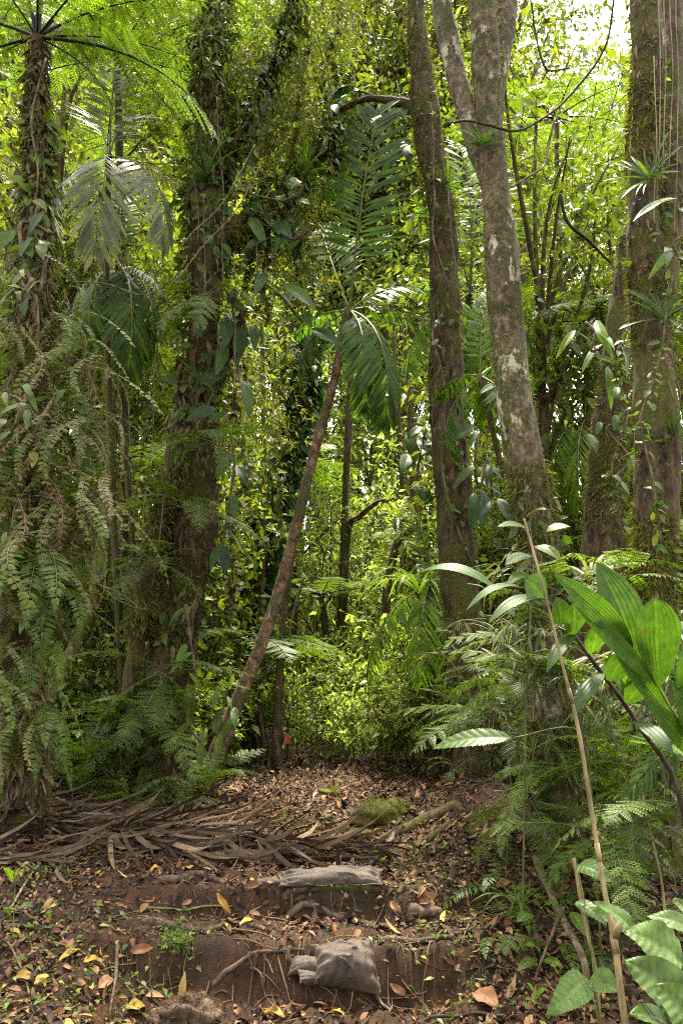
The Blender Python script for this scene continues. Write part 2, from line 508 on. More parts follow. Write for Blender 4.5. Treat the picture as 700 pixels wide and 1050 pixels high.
def crown(nc, per, ctr, rad, size, tpl=LEAF, droop=.35, twig=.55, shell=.3, flat=.0):
    """leaf clumps spread through an ellipsoid; returns geometry and clump centres"""
    g = Geo()
    ctr = np.asarray(ctr, float); rad = np.asarray(rad, float)
    u = rdir(nc); r = (shell + (1 - shell) * rng.random(nc)) ** .75
    lump = 1 + .35 * fbm(u, 2.2, int(rng.integers(999)), 2)
    C = ctr + u * (r * lump)[:, None] * rad
    ax = u * A(1, 1, .5) + rdir(nc) * .7 + A(0, 0, -droop * .6)
    ax /= np.linalg.norm(ax, axis=1)[:, None]
    base = rng.random(nc)
    n = nc * per
    ci = np.repeat(np.arange(nc), per)
    s = rng.random(n)
    pos = C[ci] + ax[ci] * ((s - .3) * twig)[:, None] + rng.normal(size=(n, 3)) * twig * .16
    D = ax[ci] * .7 + rdir(n) * 1.0 + A(0, 0, -droop)
    Nm = A(0, 0, 1) + rdir(n) * .75
    sz = size * (.5 + .8 * rng.random(n)) * np.minimum(1.4, np.exp(rng.normal(size=nc) * .28))[ci]
    rn = np.clip(base[ci] * .5 + rng.random(n) * .5, 0, 1)
    inst(g, tpl, pos, D, Nm, sz, rn)
    return g, C, ax


PRISM = (np.array([(-.5, 0, -.3), (.5, 0, -.3), (0, 0, .6), (-.25, 1, -.15), (.25, 1, -.15), (0, 1, .3)], float), [np.array([(0, 1, 4, 3), (1, 2, 5, 4), (2, 0, 3, 5)])])


def limbs(g, trunk_path, C, r0, k=5, low=.35):
    T = np.asarray(trunk_path)
    for c in C:
        zf = np.argmin(np.abs(T[:, 2] - (c[2] * .72 + T[0, 2] * .28 - .2)))
        zf = max(int(len(T) * low), min(zf, len(T) - 2))
        a = T[zf]
        mid = (a + c) / 2 + A(0, 0, .12 * np.linalg.norm(c - a)) + rng.normal(size=3) * .12
        tube(g, catmull([a, mid, c], 9), np.linspace(r0 * .5, r0 * .08, 9), k, cap=False)
    return g


# ---- fronds: along +Y, upper side +Z, arching down
def flat_pinna(n=11, w=.16, lw=.3):
    """a pinna of length 1 with its own pinnules, as a template"""
    Vs, T = [], []
    Vs += [(-.008, 0, 0), (.008, 0, 0), (0, 1, -.1)]; T.append((0, 1, 2))
    for i in range(n):
        t = .06 + .9 * i / n
        L = w * math.sin(PI * min(1, (t * .8 + .2))) ** .6 * (1 - .55 * t)
        for s in (-1, 1):
            b = len(Vs); h = 1 / n * .5
            z = -.1 * t * t
            Vs += [(0, t - h * .7, z), (s * L * .55, t + h * 1.0 + L * .12, z - .01), (s * L, t + h * .3 + L * .3, z - .035), (s * L * .55, t - h * .55 + L * .12, z - .01)]
            T += [(b, b + 3, b + 1), (b + 1, b + 3, b + 2)] if s > 0 else [(b, b + 1, b + 3), (b + 1, b + 2, b + 3)]
    return np.array(Vs, float), [np.array(T)]


PINNA = flat_pinna()
PINNA_S = flat_pinna(7, .2)


def prof_fern(t): return np.sin(PI * np.clip(.12 + .88 * t, 0, 1)) ** .75 * (1.05 - .35 * t)
def prof_palm(t): return np.sin(PI * np.clip(.2 + .72 * t, 0, 1)) ** .6
def prof_sword(t): return np.clip(1.15 - t, 0, 1) ** .35 * np.clip(t * 8 + .3, 0, 1)


def frond(L, n, lmax, wr, arch=.8, ang0=75, ang1=40, droop=.25, prof=prof_fern, tpl=None, bare=.15, rr=.012,
          jit=.08, power=1.4, vee=.1, seed=0, miss=0., wav=0., twist=0., lft=None, wjit=0.):
    r = np.random.default_rng(seed)
    N = 26
    s = np.linspace(0, 1, N)
    th = -arch * s ** power
    ds = L / (N - 1)
    lat = wav * np.sin(s * 5 + seed)
    Y = np.concatenate([[0], np.cumsum(np.cos(th[:-1]) * ds)])
    Z = np.concatenate([[0], np.cumsum(np.sin(th[:-1]) * ds)])
    path = np.stack([lat * L * .1, Y, Z], -1)
    gr = Geo(); tube(gr, path, np.linspace(rr, rr * .2, N), 6, cap=False)
    gl = Geo()
    t = np.linspace(bare, .985, n)
    for sd in (-1, 1):
        tt = np.clip(t + r.normal(size=n) * .3 / n, bare, .99)
        keep = r.random(n) > miss
        tt = tt[keep]; m = len(tt)
        q = (tt - bare) / (1 - bare)
        pos = np.stack([np.interp(tt, s, path[:, k]) for k in range(3)], -1)
        thl = np.interp(tt, s, th)
        T = np.stack([np.zeros(m), np.cos(thl), np.sin(thl)], -1)
        U = np.stack([np.zeros(m), -np.sin(thl), np.cos(thl)], -1)
        X = np.broadcast_to(A(sd, 0, 0), (m, 3))
        an = np.radians(ang0 + (ang1 - ang0) * q + r.normal(size=m) * (17 if wjit else 5))
        D = X * np.sin(an)[:, None] + T * np.cos(an)[:, None]
        dr = droop + r.normal(size=m) * jit
        D = D + U * vee - A(0, 0, 1) * dr[:, None]
        Nm = U + r.normal(size=(m, 3)) * jit + X * twist
        ln = lmax * prof(q) * (1 + r.normal(size=m) * .07)
        sc = np.stack([ln if tpl is not None else np.full(m, wr), ln, ln], -1)
        tp = tpl if tpl is not None else (lft if lft is not None else _LFT)
        if tpl is None and wjit: sc[:, 0] *= r.uniform(1 - wjit, 1 + wjit * .6, m); sc[:, 1] *= r.uniform(1 - wjit * .7, 1, m)
        inst(gl, tp, pos, D, Nm, sc, np.clip(.5 + r.normal(size=m) * (.34 if wjit else .22), 0, 1))
    # tip leaflet
    if tpl is None:
        inst(gl, _LFT, path[-2:-1], (path[-1] - path[-3])[None], A(0, 0, 1)[None] + 0., np.array([[wr, lmax * .35, lmax * .35]]), .5)
    return gl, gr


_LFT = leaf_tpl(1., 2, .0, .18, .45)
_DLF = leaf_tpl(1., 4, .0, .12, .4)
_DLF[0][:, 2] += np.sin(_DLF[0][:, 1] * 7) * .035
_DLF[0][:, 2] *= 1.; _DLF[0][:, 0] += np.sin(_DLF[0][:, 1] * 4) * .6


def frond_mesh(name, mats, one=True, **kw):
    gl, gr = frond(**kw)
    if one:
        g = Geo(); g.merge(gl, 0); g.merge(gr, 1)
        return mesh(name, g, mats)
    return mesh(name, gl, mats[0]), mesh('rachis', gr, mats[1])


def aim(p0, p1, arch, face=None):
    """euler and length for a frond whose chord runs p0 -> p1, its upper side turned to face (default: the sky)"""
    d = np.asarray(p1) - np.asarray(p0)
    L = np.linalg.norm(d); d = d / L
    up = A(0, 0, 1) if face is None else A(*face)
    X = np.cross(d, up); X /= np.linalg.norm(X)
    Z = np.cross(X, d)
    c, s_ = math.cos(arch * .42), math.sin(arch * .42)
    Y = d * c + Z * s_
    Z = np.cross(X, Y)
    m = Matrix(np.stack([X, Y, Z], -1).tolist())
    return m.to_euler(), L * (1 + arch * arch * .035)


def blade(base, tip, width, up=(0, 0, 1), sag=.1, ns=14, peak=.45, pleat=0, fold=.1, round_=.8, wave=0., nw=9, serr=0, roll=0., lat=0.):
    """one broad leaf between two points"""
    base = np.asarray(base, float); tip = np.asarray(tip, float)
    D = tip - base; L = np.linalg.norm(D); D /= L
    up = np.asarray(up, float)
    X = np.cross(D, up); X /= np.linalg.norm(X); Z = np.cross(X, D)
    if roll:
        X, Z = X * math.cos(roll) + Z * math.sin(roll), Z * math.cos(roll) - X * math.sin(roll)
    t = np.linspace(0, 1, ns)
    e = math.log(.5) / math.log(peak)
    w = width / 2 * np.sin(PI * np.clip(t, .004, .996) ** e) ** round_
    u = np.linspace(-1, 1, nw)
    c = base + D * (t * L)[:, None] + Z * (sag * L * (4 * t * (1 - t)))[:, None]
    V = []
    ph = rng.random() * 6
    for i in range(ns):
        for uu in u:
            ww = w[i]
            if serr and abs(uu) == 1: ww = ww * (1 + serr * ((i % 2) - .5))
            z = fold * abs(uu) * w[i] * 2 - .25 * fold * width * uu * uu
            if pleat: z += .028 * width * math.sin(uu * PI * pleat) * min(1, w[i] / width * 3) * .5
            if lat: z += lat * width * math.sin(2 * PI * (9 * t[i] - 2.4 * abs(uu) * w[i] / width)) * min(1, abs(uu) * 3)
            if wave: z += wave * width * math.sin(t[i] * 11 + ph + uu * 2) * abs(uu)
            V.append(c[i] + X * (uu * ww) + Z * z + D * (.12 * abs(uu) * w[i] * (1 if t[i] > .3 else -.4)))
    i = np.arange(ns - 1)[:, None] * nw; j = np.arange(nw - 1)[None]
    F4 = np.stack([i + j, i + j + 1, i + nw + j + 1, i + nw + j], -1).reshape(-1, 4)
    return np.array(V), [F4]


def fuzz(g, path, rad, n, size, mat=0, hang=.6, tpl=None, patch=None, seed=0):
    """tufts growing on a trunk"""
    path = np.asarray(path); m = len(path)
    seglen = np.linalg.norm(np.diff(path, axis=0), axis=1)
    cs = np.concatenate([[0], np.cumsum(seglen)])
    u = rng.random(n) * cs[-1]
    T, Nn, B = frames(path)
    ix = np.clip(np.searchsorted(cs, u) - 1, 0, m - 2)
    f = ((u - cs[ix]) / (seglen[ix] + 1e-9))[:, None]
    c = path[ix] * (1 - f) + path[ix + 1] * f
    rr = np.interp(u, cs, np.broadcast_to(rad, (m,)))
    a = rng.random(n) * 2 * PI
    nr = Nn[ix] * np.cos(a)[:, None] + B[ix] * np.sin(a)[:, None]
    pos = c + nr * (rr * .97)[:, None]
    if patch is not None:
        k = fbm(pos, 4.0, seed, 2) > patch
        pos, nr = pos[k], nr[k]; n = len(pos)
    D = nr * .8 + rdir(n) * .7 + A(0, 0, -hang)
    inst(g, tpl if tpl is not None else LANCE, pos, D, nr + rdir(n) * .5, size * (.4 + rng.random(n) ** 2 * 1.4), rng.random(n), mat)
    return g


def pxpath(pts, n=40):
    """trunk centre line and radii from (px, py, width px, distance) rows, top to base"""
    c = np.array([P(a, b, d) for a, b, w, d in pts])
    r = np.array([wid(w, q) / 2 for (a, b, w, d), q in zip(pts, c)])
    rows = catmull(np.hstack([c, r[:, None]]), n)
    return rows[:, :3], np.maximum(rows[:, 3], .004)


# ------------------------------------------------------------------ ground
def ground():
    xs = np.concatenate([-np.geomspace(60, 3.6, 26)[:-1], np.arange(-3.6, 3.6, .024), np.geomspace(3.6, 60, 26)])
    ys = np.concatenate([-np.geomspace(30, 2, 12), np.arange(-1.5, 2.4, .3), np.arange(2.4, 9.6, .022), np.geomspace(9.7, 75, 40)])
    X, Y = np.meshgrid(xs, ys)
    Z = G(X, Y)
    # clods on the bare earth
    q = np.stack([X, Y], -1)
    Z = Z + (.022 * np.maximum(0, fbm(q, 26, 9, 3)) + .009 * fbm(q, 80, 19, 2)) * ss(12, 8, Y)
    V = np.stack([X, Y, Z], -1).reshape(-1, 3)
    nx, ny = len(xs), len(ys)
    i = np.arange(ny - 1)[:, None] * nx; j = np.arange(nx - 1)[None]
    F4 = np.stack([i + j, i + j + 1, i + nx + j + 1, i + nx + j], -1).reshape(-1, 4)
    mossy = np.clip(ss(1.2, 1.9, np.abs(X + .3)) * .9 + ss(9, 12, Y) + .7 * np.exp(-((Y - 4.74) / .07) ** 2) * ss(-.5, -.1, X), 0, 1)
    g = Geo().add(V, [F4], mossy.ravel())
    setting('ground', mesh('ground', g, M['soil']))


ground()


def scatter_ground(n, x0, x1, y0, y1, dens):
    X = rng.uniform(x0, x1, n); Y = rng.uniform(y0, y1, n)
    k = rng.random(n) < dens(X, Y)
    X, Y = X[k], Y[k]
    e = .02
    nx = -(G(X + e, Y) - G(X - e, Y)) / (2 * e); ny = -(G(X, Y + e) - G(X, Y - e)) / (2 * e)
    Nn = np.stack([nx, ny, np.ones_like(nx)], -1); Nn /= np.linalg.norm(Nn, axis=1)[:, None]
    return np.stack([X, Y, G(X, Y)], -1), Nn


def litter():
    def dens(x, y):
        q = np.stack([x, y], -1)
        path = np.exp(-((x + .15) / .7) ** 2) * ss(6.4, 5.6, y)
        d = 1 - .3 * path
        riser = ((np.abs(y - 4.25) < .12) & (x > -1) & (x < .6))
        d = np.where(riser, .2, d)
        return np.clip(d * (.75 + .5 * fbm(q, 2.5, 21, 2)), 0, 1)
    g = Geo()
    for tpl, n, sz in ((leaf_tpl(.42, 3, .3, .25, .45), 24000, .052), (leaf_tpl(.3, 3, -.25, -.35, .4, .6), 12000, .064), (leaf_tpl(.55, 3, .5, .5, .45), 12000, .042), (leaf_tpl(.5, 1, .3, .3, .45), 95000, .024)):
        p, Nn = scatter_ground(n, -3.1, 3.1, 3.1, 10.0, dens)
        m = len(p)
        D = rdir(m) * A(1, 1, .3)
        D -= Nn * np.sum(D * Nn, 1)[:, None]
        D += Nn * rng.normal(size=(m, 1)) * .22
        lift = np.abs(rng.normal(size=m)) * .012 + .004
        rn = rng.random(m) ** 1.75
        rn = np.where(rng.random(m) < .02, .98, rn * .84)
        inst(g, tpl, p + Nn * lift[:, None], D, Nn + rdir(m) * .38, sz * np.minimum(1.7, np.exp(rng.normal(size=m) * .38)), rn)
    setting('leaf_litter', mesh('leaf_litter', g, M['litter']), 'stuff')
    # fine twigs and rootlets
    g = Geo()
    p, Nn = scatter_ground(4200, -3, 3, 3, 9, lambda x, y: np.full_like(x, .9))
    for a, nn in zip(p, Nn):
        d = rdir(1)[0]; d -= nn * (d @ nn); d /= np.linalg.norm(d)
        L = .06 + .22 * rng.random() ** 2
        side = np.cross(d, nn)
        b = a + d * L * .5 + side * rng.normal() * L * .12; c = a + d * L
        pts = []
        for q in (a, b, c): pts.append(A(q[0], q[1], g1(q[0], q[1]) + .006 + .012 * rng.random()))
        tube(g, catmull(pts, 5), np.linspace(.004, .0018, 5) * (.6 + rng.random()), 4, rnd=rng.random(), cap=False)
    setting('twig_litter', mesh('twig_litter', g, M['fibre']), 'stuff')

    # soil crumbs
    O = (np.array([(1, 0, 0), (-1, 0, 0), (0, 1, 0), (0, -1, 0), (0, 0, 1), (0, 0, -1)], float), [np.array([(0, 2, 4), (2, 1, 4), (1, 3, 4), (3, 0, 4), (2, 0, 5), (1, 2, 5), (3, 1, 5), (0, 3, 5)])])
    g = Geo()
    p, Nn = scatter_ground(16000, -2.2, 2.2, 3.3, 6.6, lambda x, y: np.clip(.35 + .8 * fbm(np.stack([x, y], -1), 4, 41, 2), 0, 1))
    m = len(p)
    inst(g, O, p, rdir(m), rdir(m), (.0025 + .009 * rng.random(m) ** 4)[:, None] * rng.uniform(.6, 1.3, (m, 3)), 0.)
    o = setting('soil_crumbs', mesh('soil_crumbs', g, M['soil'], smooth=False), 'stuff')
    # rootlets hanging out of the cut earth faces
    g = Geo()
    for k in range(70):
        x0 = rng.uniform(-1.15, .75); lo, hi = ((4.10, 4.36), (4.58, 4.78))[int(rng.random() < .4)]
        n_ = 8; ys = np.linspace(hi, lo + rng.uniform(-.02, .1), n_); xs = x0 + np.cumsum(rng.normal(size=n_) * .012) + np.linspace(0, 1, n_) * rng.normal() * .08
        zs = G(xs, ys) + .008
        tube(g, np.stack([xs, ys, zs], -1), np.linspace(.004, .001, n_) * rng.uniform(.4, 1.5), 4, rnd=rng.random(), cap=False)
    setting('root_hairs', mesh('root_hairs', g, M['fibre']), 'stuff')


litter()


def herbs():
    """seedlings and moss nobody could count"""
    def patch(x, y):
        h = lambda cx, cy, r: np.exp(-(((x - cx) / r) ** 2 + ((y - cy) / (r * .8)) ** 2))
        pts = [(75, 1000, .33), (40, 1040, .3), (140, 965, .15), (183, 962, .12), (20, 960, .2), (470, 915, .22), (440, 985, .2), (490, 960, .2), (520, 1010, .25), (430, 880, .25), (400, 840, .2), (310, 850, .2), (50, 900, .25)]
        d = 0
        for a, b, r in pts:
            c = hit(a, b); d = d + h(c[0], c[1], r)
        d = d + .5 * ss(1.0, 1.5, x) + .5 * ss(7.0, 9.5, y) * ss(-.2, .3, np.abs(x + .3) - .6) + .35 * ss(-1.9, -2.6, x)
        return np.clip(d * 1.5, 0, 1)
    p, Nn = scatter_ground(52000, -3.6, 3.6, 2.7, 10.5, patch)
    m = len(p); g = Geo()
    h = np.abs(rng.normal(size=m)) * .035
    inst(g, LEAF_B, p + A(0, 0, 1) * h[:, None], rdir(m) * A(1, 1, .4) + A(0, 0, .15), A(0, 0, 1) + rdir(m) * .4, .018 + .035 * rng.random(m) ** 2, rng.random(m))
    setting('ground_cover', mesh('ground_cover', g, M['shrub']), 'stuff')
    # moss cushions
    def mdens(x, y):
        q = np.stack([x, y], -1)
        e = np.exp(-((y - 4.72) / .09) ** 2) * ss(-.5, -.1, x) + .6 * ss(1., 1.5, x) + .5 * ss(-1.5, -2, x) + .6 * ss(7, 9, y)
        for a, b, r in ((183, 968, .1), (75, 1005, .25), (470, 918, .2), (455, 830, .2), (370, 850, .15)):
            c = hit(a, b); e = e + np.exp(-(((x - c[0]) / r) ** 2 + ((y - c[1]) / r) ** 2))
        return np.clip(e * (.4 + fbm(q, 5, 31, 2)), 0, 1)
    p, Nn = scatter_ground(42000, -3, 3, 3, 9.5, mdens)
    m = len(p); g = Geo()
    inst(g, LANCE, p, Nn + rdir(m) * .7, rdir(m), .014 + .02 * rng.random(m), rng.random(m))
    setting('moss_carpet', mesh('moss_carpet', g, M['mossg']), 'stuff')


herbs()


# ------------------------------------------------------------------ main trunks
def trunk_tree(name, label, rows, bark, fuzz_n=5000, fuzz_sz=.05, patch=-.1, branches=(), k=44, rough=.22, flare=True, seed=0, mossmat='moss', crownspec=None, hang=.6, top=None, wob=.05):
    path, rad = pxpath(rows, 220)
    path = path + np.stack([fbm(path * A(0, 0, 1) + seed * 3, 1.5, 80 + seed, 2), fbm(path * A(0, 0, 1) + seed * 5, 1.5, 90 + seed, 2), path[:, 0] * 0], -1) * wob
    base = path[-1].copy()
    gz = g1(base[0], base[1])
    if flare:
        foot = A(base[0], base[1], gz - .25)
        if base[2] > gz - .2:
            add = np.linspace(base, foot, 8)[1:]
            path = np.vstack([path, add]); rad = np.concatenate([rad, rad[-1] * np.linspace(1.02, 1.35, 7)])
        zz = path[:, 2] - gz
        rad = rad * (1 + .55 * np.exp(-np.maximum(zz, 0) / .18))
    root = thing(name, label, 'tree', (base[0], base[1], gz), hint=path[len(path) // 2])
    off = A(base[0], base[1], gz)
    g = Geo(); tube(g, path, rad, k, rough, 7, seed)
    part(root, 'trunk', mesh('trunk', g, bark, off=off))
    gm = Geo()
    fuzz(gm, path, rad * 1.03, fuzz_n, fuzz_sz * .55, 0, hang, None, patch, seed)
    fuzz(gm, path, rad * 1.05, int(fuzz_n * 1.6), fuzz_sz * .8, 0, hang, None, .12, seed + 7)
    bps = []
    for rws, fz in branches:
        bp, br = pxpath(rws, 90)
        gb = Geo(); tube(gb, bp, br, 32, rough, 9, seed + 3)
        part(root, 'limb', mesh('limb', gb, bark, off=off))
        if fz: fuzz(gm, bp, br * 1.05, fz * 3, fuzz_sz, 0, hang * 1.6, None, patch, seed)
        bps.append((bp, br))
    part(root, 'moss', mesh('moss', gm, M[mossmat], off=off))
    if top is not None:  # crown out of view, completes the tree, added to shade the foreground
        ctr, rr, nc, tm = top
        tp = catmull([path[8], (path[0] + A(*ctr)) / 2 + A(0, 0, .3), A(*ctr)], 14)
        gl_ = Geo(); tube(gl_, tp, np.linspace(rad[0], rad[0] * .5, 14), 12, rough, 7, seed)
        g0, C, _ = crown(nc, 17, ctr, rr, .19, LEAF, twig=.7)
        limbs(gl_, tp, C[::max(1, nc // 14)], rad[0] * .8)
        part(root, 'limb', mesh('limb', gl_, bark, off=off))
        part(root, 'crown', mesh('crown', g0, M[tm], off=off))
    if crownspec:
        gc = Geo()
        for (px, py, d), rr, nc, per, size, tpl in crownspec[1]:
            g0, C, _ = crown(nc, per, P(px, py, d), rr, size, tpl, droop=.6, twig=.4, shell=.15)
            gc.merge(g0)
        part(root, 'crown', mesh('crown', gc, M[crownspec[0]], off=off))
    return root, path, rad, bps


dark_rows = [(432, -110, 13.4, 8.2), (428, 0, 16.8, 8.0), (432, 60, 20.2, 7.9), (440, 140, 28.6, 7.8), (450, 220, 30.2, 7.7), (455, 300, 30.2, 7.7), (460, 380, 31.9, 7.6), (464, 450, 33.6, 7.5), (469, 540, 35.3, 7.5), (474, 620, 37.0, 7.5), (480, 700, 38.6, 7.5), (486, 770, 42.0, 7.5), (490, 815, 45.4, 7.5)]
dark_tree, dk_p, dk_r, _ = trunk_tree('rainforest_tree', 'dark brown trunk wound with thin vines, beside the end of the path', dark_rows, M['bark_dark'], 14000, .05, -.25, seed=1, top=((1.4, 4.6, 12.6), (2.6, 2.2, 2.0), 36, 'canopy_g'),
    branches=[([(300, 150, 2, 8.4), (335, 122, 4, 8.3), (372, 102, 6, 8.2), (400, 103, 8, 8.0), (425, 112, 11, 7.9), (444, 150, 18, 7.8)], 1500)])

pale_rows = [(478, -110, 21.5, 5.9), (488, 0, 26.5, 5.6), (497, 90, 28.2, 5.5), (507, 180, 29.8, 5.4), (517, 270, 31.5, 5.3), (527, 350, 33.9, 5.3), (537, 430, 36.4, 5.2), (546, 500, 38.1, 5.2), (554, 570, 38.1, 5.2), (562, 680, 38.1, 5.2), (567, 800, 39.7, 5.2), (570, 920, 48.0, 5.2)]
pale_tree, pl_p, pl_r, _ = trunk_tree('rainforest_tree', 'tall pale trunk with white lichen patches, leaning left at its top', pale_rows, M['bark_pale'], 9000, .032, .12, seed=2, rough=.12, mossmat='moss', top=((.5, 3.4, 9.8), (2.6, 2.2, 1.8), 36, 'canopy_g'),
    branches=[([(440, -90, 16, 6.0), (452, 0, 18, 5.8), (466, 70, 20, 5.65), (484, 130, 22, 5.55), (503, 185, 20, 5.45)], 500),
              ([(524, -100, 22, 6.2), (518, 0, 24, 5.95), (512, 50, 22, 5.8), (504, 130, 20, 5.6)], 700)])

right_rows = [(643, -120, 22.4, 5.6), (653, 0, 25.8, 5.4), (659, 80, 29.2, 5.3), (665, 170, 32.7, 5.2), (669, 260, 35.3, 5.1), (671, 350, 37.0, 5.1), (671, 440, 38.7, 5.0), (670, 530, 39.6, 5.0), (668, 620, 37.8, 5.0), (666, 740, 37.8, 5.0), (664, 850, 37.8, 5.0), (662, 925, 46.4, 5.0)]
right_tree, rt_p, rt_r, _ = trunk_tree('rainforest_tree', 'thick mossy reddish trunk near the right edge with a second stem', right_rows, M['bark_red'], 18000, .05, -.2, seed=3, rough=.2, top=((2.6, 4.4, 9.8), (2.2, 2.2, 1.9), 36, 'canopy_g'),
    branches=[([(690, -110, 24, 6.0), (687, 0, 26, 5.8), (686, 80, 30, 5.6), (688, 150, 32, 5.45), (684, 230, 30, 5.3), (674, 320, 26, 5.15)], 1500)])
dr_rows = [(650, 240, 18, 6.9), (640, 330, 28, 6.8), (633, 420, 33, 6.7), (627, 500, 36, 6.7), (622, 580, 40, 6.6), (618, 680, 42, 6.6), (614, 820, 46, 6.6)]
trunk_tree('rainforest_tree', 'leaning blackish trunk just left of the thick mossy reddish trunk', dr_rows, M['bark_dark'], 9000, .055, -.3, seed=4)

left_rows = [(228, -100, 18, 7.9), (222, 0, 21, 7.7), (214, 90, 25, 7.6), (209, 180, 30, 7.5), (207, 260, 33, 7.4), (207, 330, 35, 7.4), (203, 420, 38, 7.4), (198, 500, 40, 7.4), (191, 580, 42, 7.4), (180, 680, 42, 7.4), (172, 760, 44, 7.4), (168, 822, 50, 7.4)]
left_tree, lf_p, lf_r, lf_b = trunk_tree('rainforest_tree', 'dark mossy double-stemmed trunk left of the leaning palm, hung with ferns', left_rows, M['bark_dark'], 18000, .065, -.35, seed=5, rough=.3, top=((-1.9, 3.9, 12.0), (2.6, 2.3, 1.9), 36, 'canopy_d'),
    branches=[([(196, 455, 18, 7.4), (172, 515, 19, 7.3), (150, 590, 20, 7.2), (135, 690, 21, 7.2), (128, 770, 24, 7.2), (125, 830, 28, 7.2)], 2500),
              ([(350, 130, 9, 8.0), (310, 175, 14, 7.8), (275, 220, 20, 7.6), (240, 238, 24, 7.5), (208, 262, 26, 7.4)], 2200),
              ([(318, -60, 4, 7.6), (290, 40, 6, 7.6), (256, 120, 8, 7.5), (228, 175, 10, 7.5), (209, 215, 11, 7.45)], 1600),
              ([(250, 318, 6, 7.3), (236, 360, 8, 7.3), (222, 400, 9, 7.35), (205, 425, 12, 7.4)], 200)],
    crownspec=('canopy_d', [((250, 60, 7.7), (1.0, .9, .8), 260, 18, .085, LANCE), ((288, 130, 7.8), (.5, .6, .7), 200, 18, .08, LANCE), ((190, 90, 7.6), (.7, .8, .6), 80, 16, .085, LANCE),
                            ((300, 250, 7.7), (.45, .5, .7), 130, 18, .07, LANCE), ((255, 420, 8.2), (.4, .5, .8), 120, 18, .075, LANCE), ((150, 330, 8.0), (.5, .5, .9), 140, 18, .08, LANCE), ((325, 0, 8.2), (.8, .9, .6), 220, 18, .085, LANCE)]))


def shag(root, name, mat, path, rad, n, size, tpl, hang, grow=1.25, patch=None, seed=0):
    off = np.array(root.location)
    part(root, name, mesh(name, fuzz(Geo(), path, np.asarray(rad) * grow, n, size, 0, hang, tpl, patch, seed), M[mat], off=off))


nl_ = len(lf_p)
for bi_ in (1, 2):
    shag(left_tree, 'climbing_leaves', 'darkleaf', lf_b[bi_][0], lf_b[bi_][1], 520, .12, LEAF3, 1.0, 2.2, -.5, 82 + bi_)
shag(left_tree, 'climbing_leaves', 'darkleaf', lf_p[20:int(nl_ * .5)], lf_r[20:int(nl_ * .5)], 520, .12, LEAF3, .8, 1.5, -.1, 86)
np_ = len(pl_p)
shag(pale_tree, 'base_moss', 'moss', pl_p[int(np_ * .6):], pl_r[int(np_ * .6):], 9000, .045, LANCE, .7, 1.08, -.45, 78)
shag(pale_tree, 'climbing_leaves', 'fern', pl_p[int(np_ * .55):], pl_r[int(np_ * .55):], 500, .07, LEAF3, .6, 1.2, -.1, 79)
shag(pale_tree, 'hanging_roots', 'fibre', pl_p[int(np_ * .66):], pl_r[int(np_ * .66):], 700, .08, LANCE, 3, 1.05, -.1, 80)
shag(left_tree, 'hanging_moss', 'canopy_d', lf_p[:int(nl_ * .62)], lf_r[:int(nl_ * .62)], 4200, .09, LANCE, 1.2, 1.55, -.2, 71)
shag(left_tree, 'climbing_leaves', 'fern', lf_p, lf_r, 2200, .095, LEAF3, .6, 1.25, -.1, 72)
shag(left_tree, 'hanging_roots', 'fibre', lf_p[40:], lf_r[40:], 1500, .16, LANCE, 3, 1.08, -.2, 73)
shag(dark_tree, 'climbing_leaves', 'fern', dk_p, dk_r, 700, .06, LEAF3, .6, 1.15, .0, 74)
shag(dark_tree, 'hanging_roots', 'fibre', dk_p, dk_r, 900, .14, LANCE, 3, 1.08, -.2, 75)
shag(right_tree, 'climbing_leaves', 'shrub', rt_p, rt_r, 700, .05, LEAF3, .5, 1.15, .1, 76)
shag(right_tree, 'hanging_roots', 'fibre', rt_p, rt_r, 900, .10, LANCE, 3, 1.08, -.1, 77)

# ------------------------------------------------------------------ background trees
def leafy_tree(name, H, r0, ctr, rad, nc, per, size, mat, tpl=LEAF, lean=.06, droop=.35, extra=(), nl=12, twig=.6):
    """makes the meshes of one kind of tree: trunk with limbs, and crown"""
    pts = [A(0, 0, -.4)]
    w = rng.normal(size=2) * lean
    for i in range(1, 6):
        pts.append(A(w[0] * i / 5 * H * .4 + rng.normal() * .05 * r0 * 8, w[1] * i / 5 * H * .4 + rng.normal() * .05 * r0 * 8, H * i / 5 * .94))
    path = catmull(pts, 26)
    g = Geo(); tube(g, path, r0 * np.linspace(1.2, .12, 26), 10, .15, 5, int(rng.integers(99)))
    c, C, ax = crown(nc, per, ctr, rad, size, tpl, droop, twig)
    for e in extra:
        c2, C2, _ = crown(*e[:5], tpl, droop, twig)
        c.merge(c2); C = np.vstack([C, C2])
    far = C[rng.permutation(len(C))[:nl]]
    limbs(g, path, far, r0)
    tw_ = np.full(len(C), max(.008, size * .07))
    nearest = path[np.argmin(np.abs(path[:, 2][None] - (C[:, 2] - .3)[:, None]), 1)]
    inw = nearest - C; inw /= np.linalg.norm(inw, axis=1)[:, None]
    inst(g, PRISM, C + rdir(len(C)) * .05, inw + rdir(len(C)) * .5 + A(0, 0, -.3), rdir(len(C)), np.stack([tw_, np.full(len(C), twig * 1.6), tw_], -1), .5)
    return mesh('trunk', g, M['bark_far']), mesh('crown', c, M[mat])


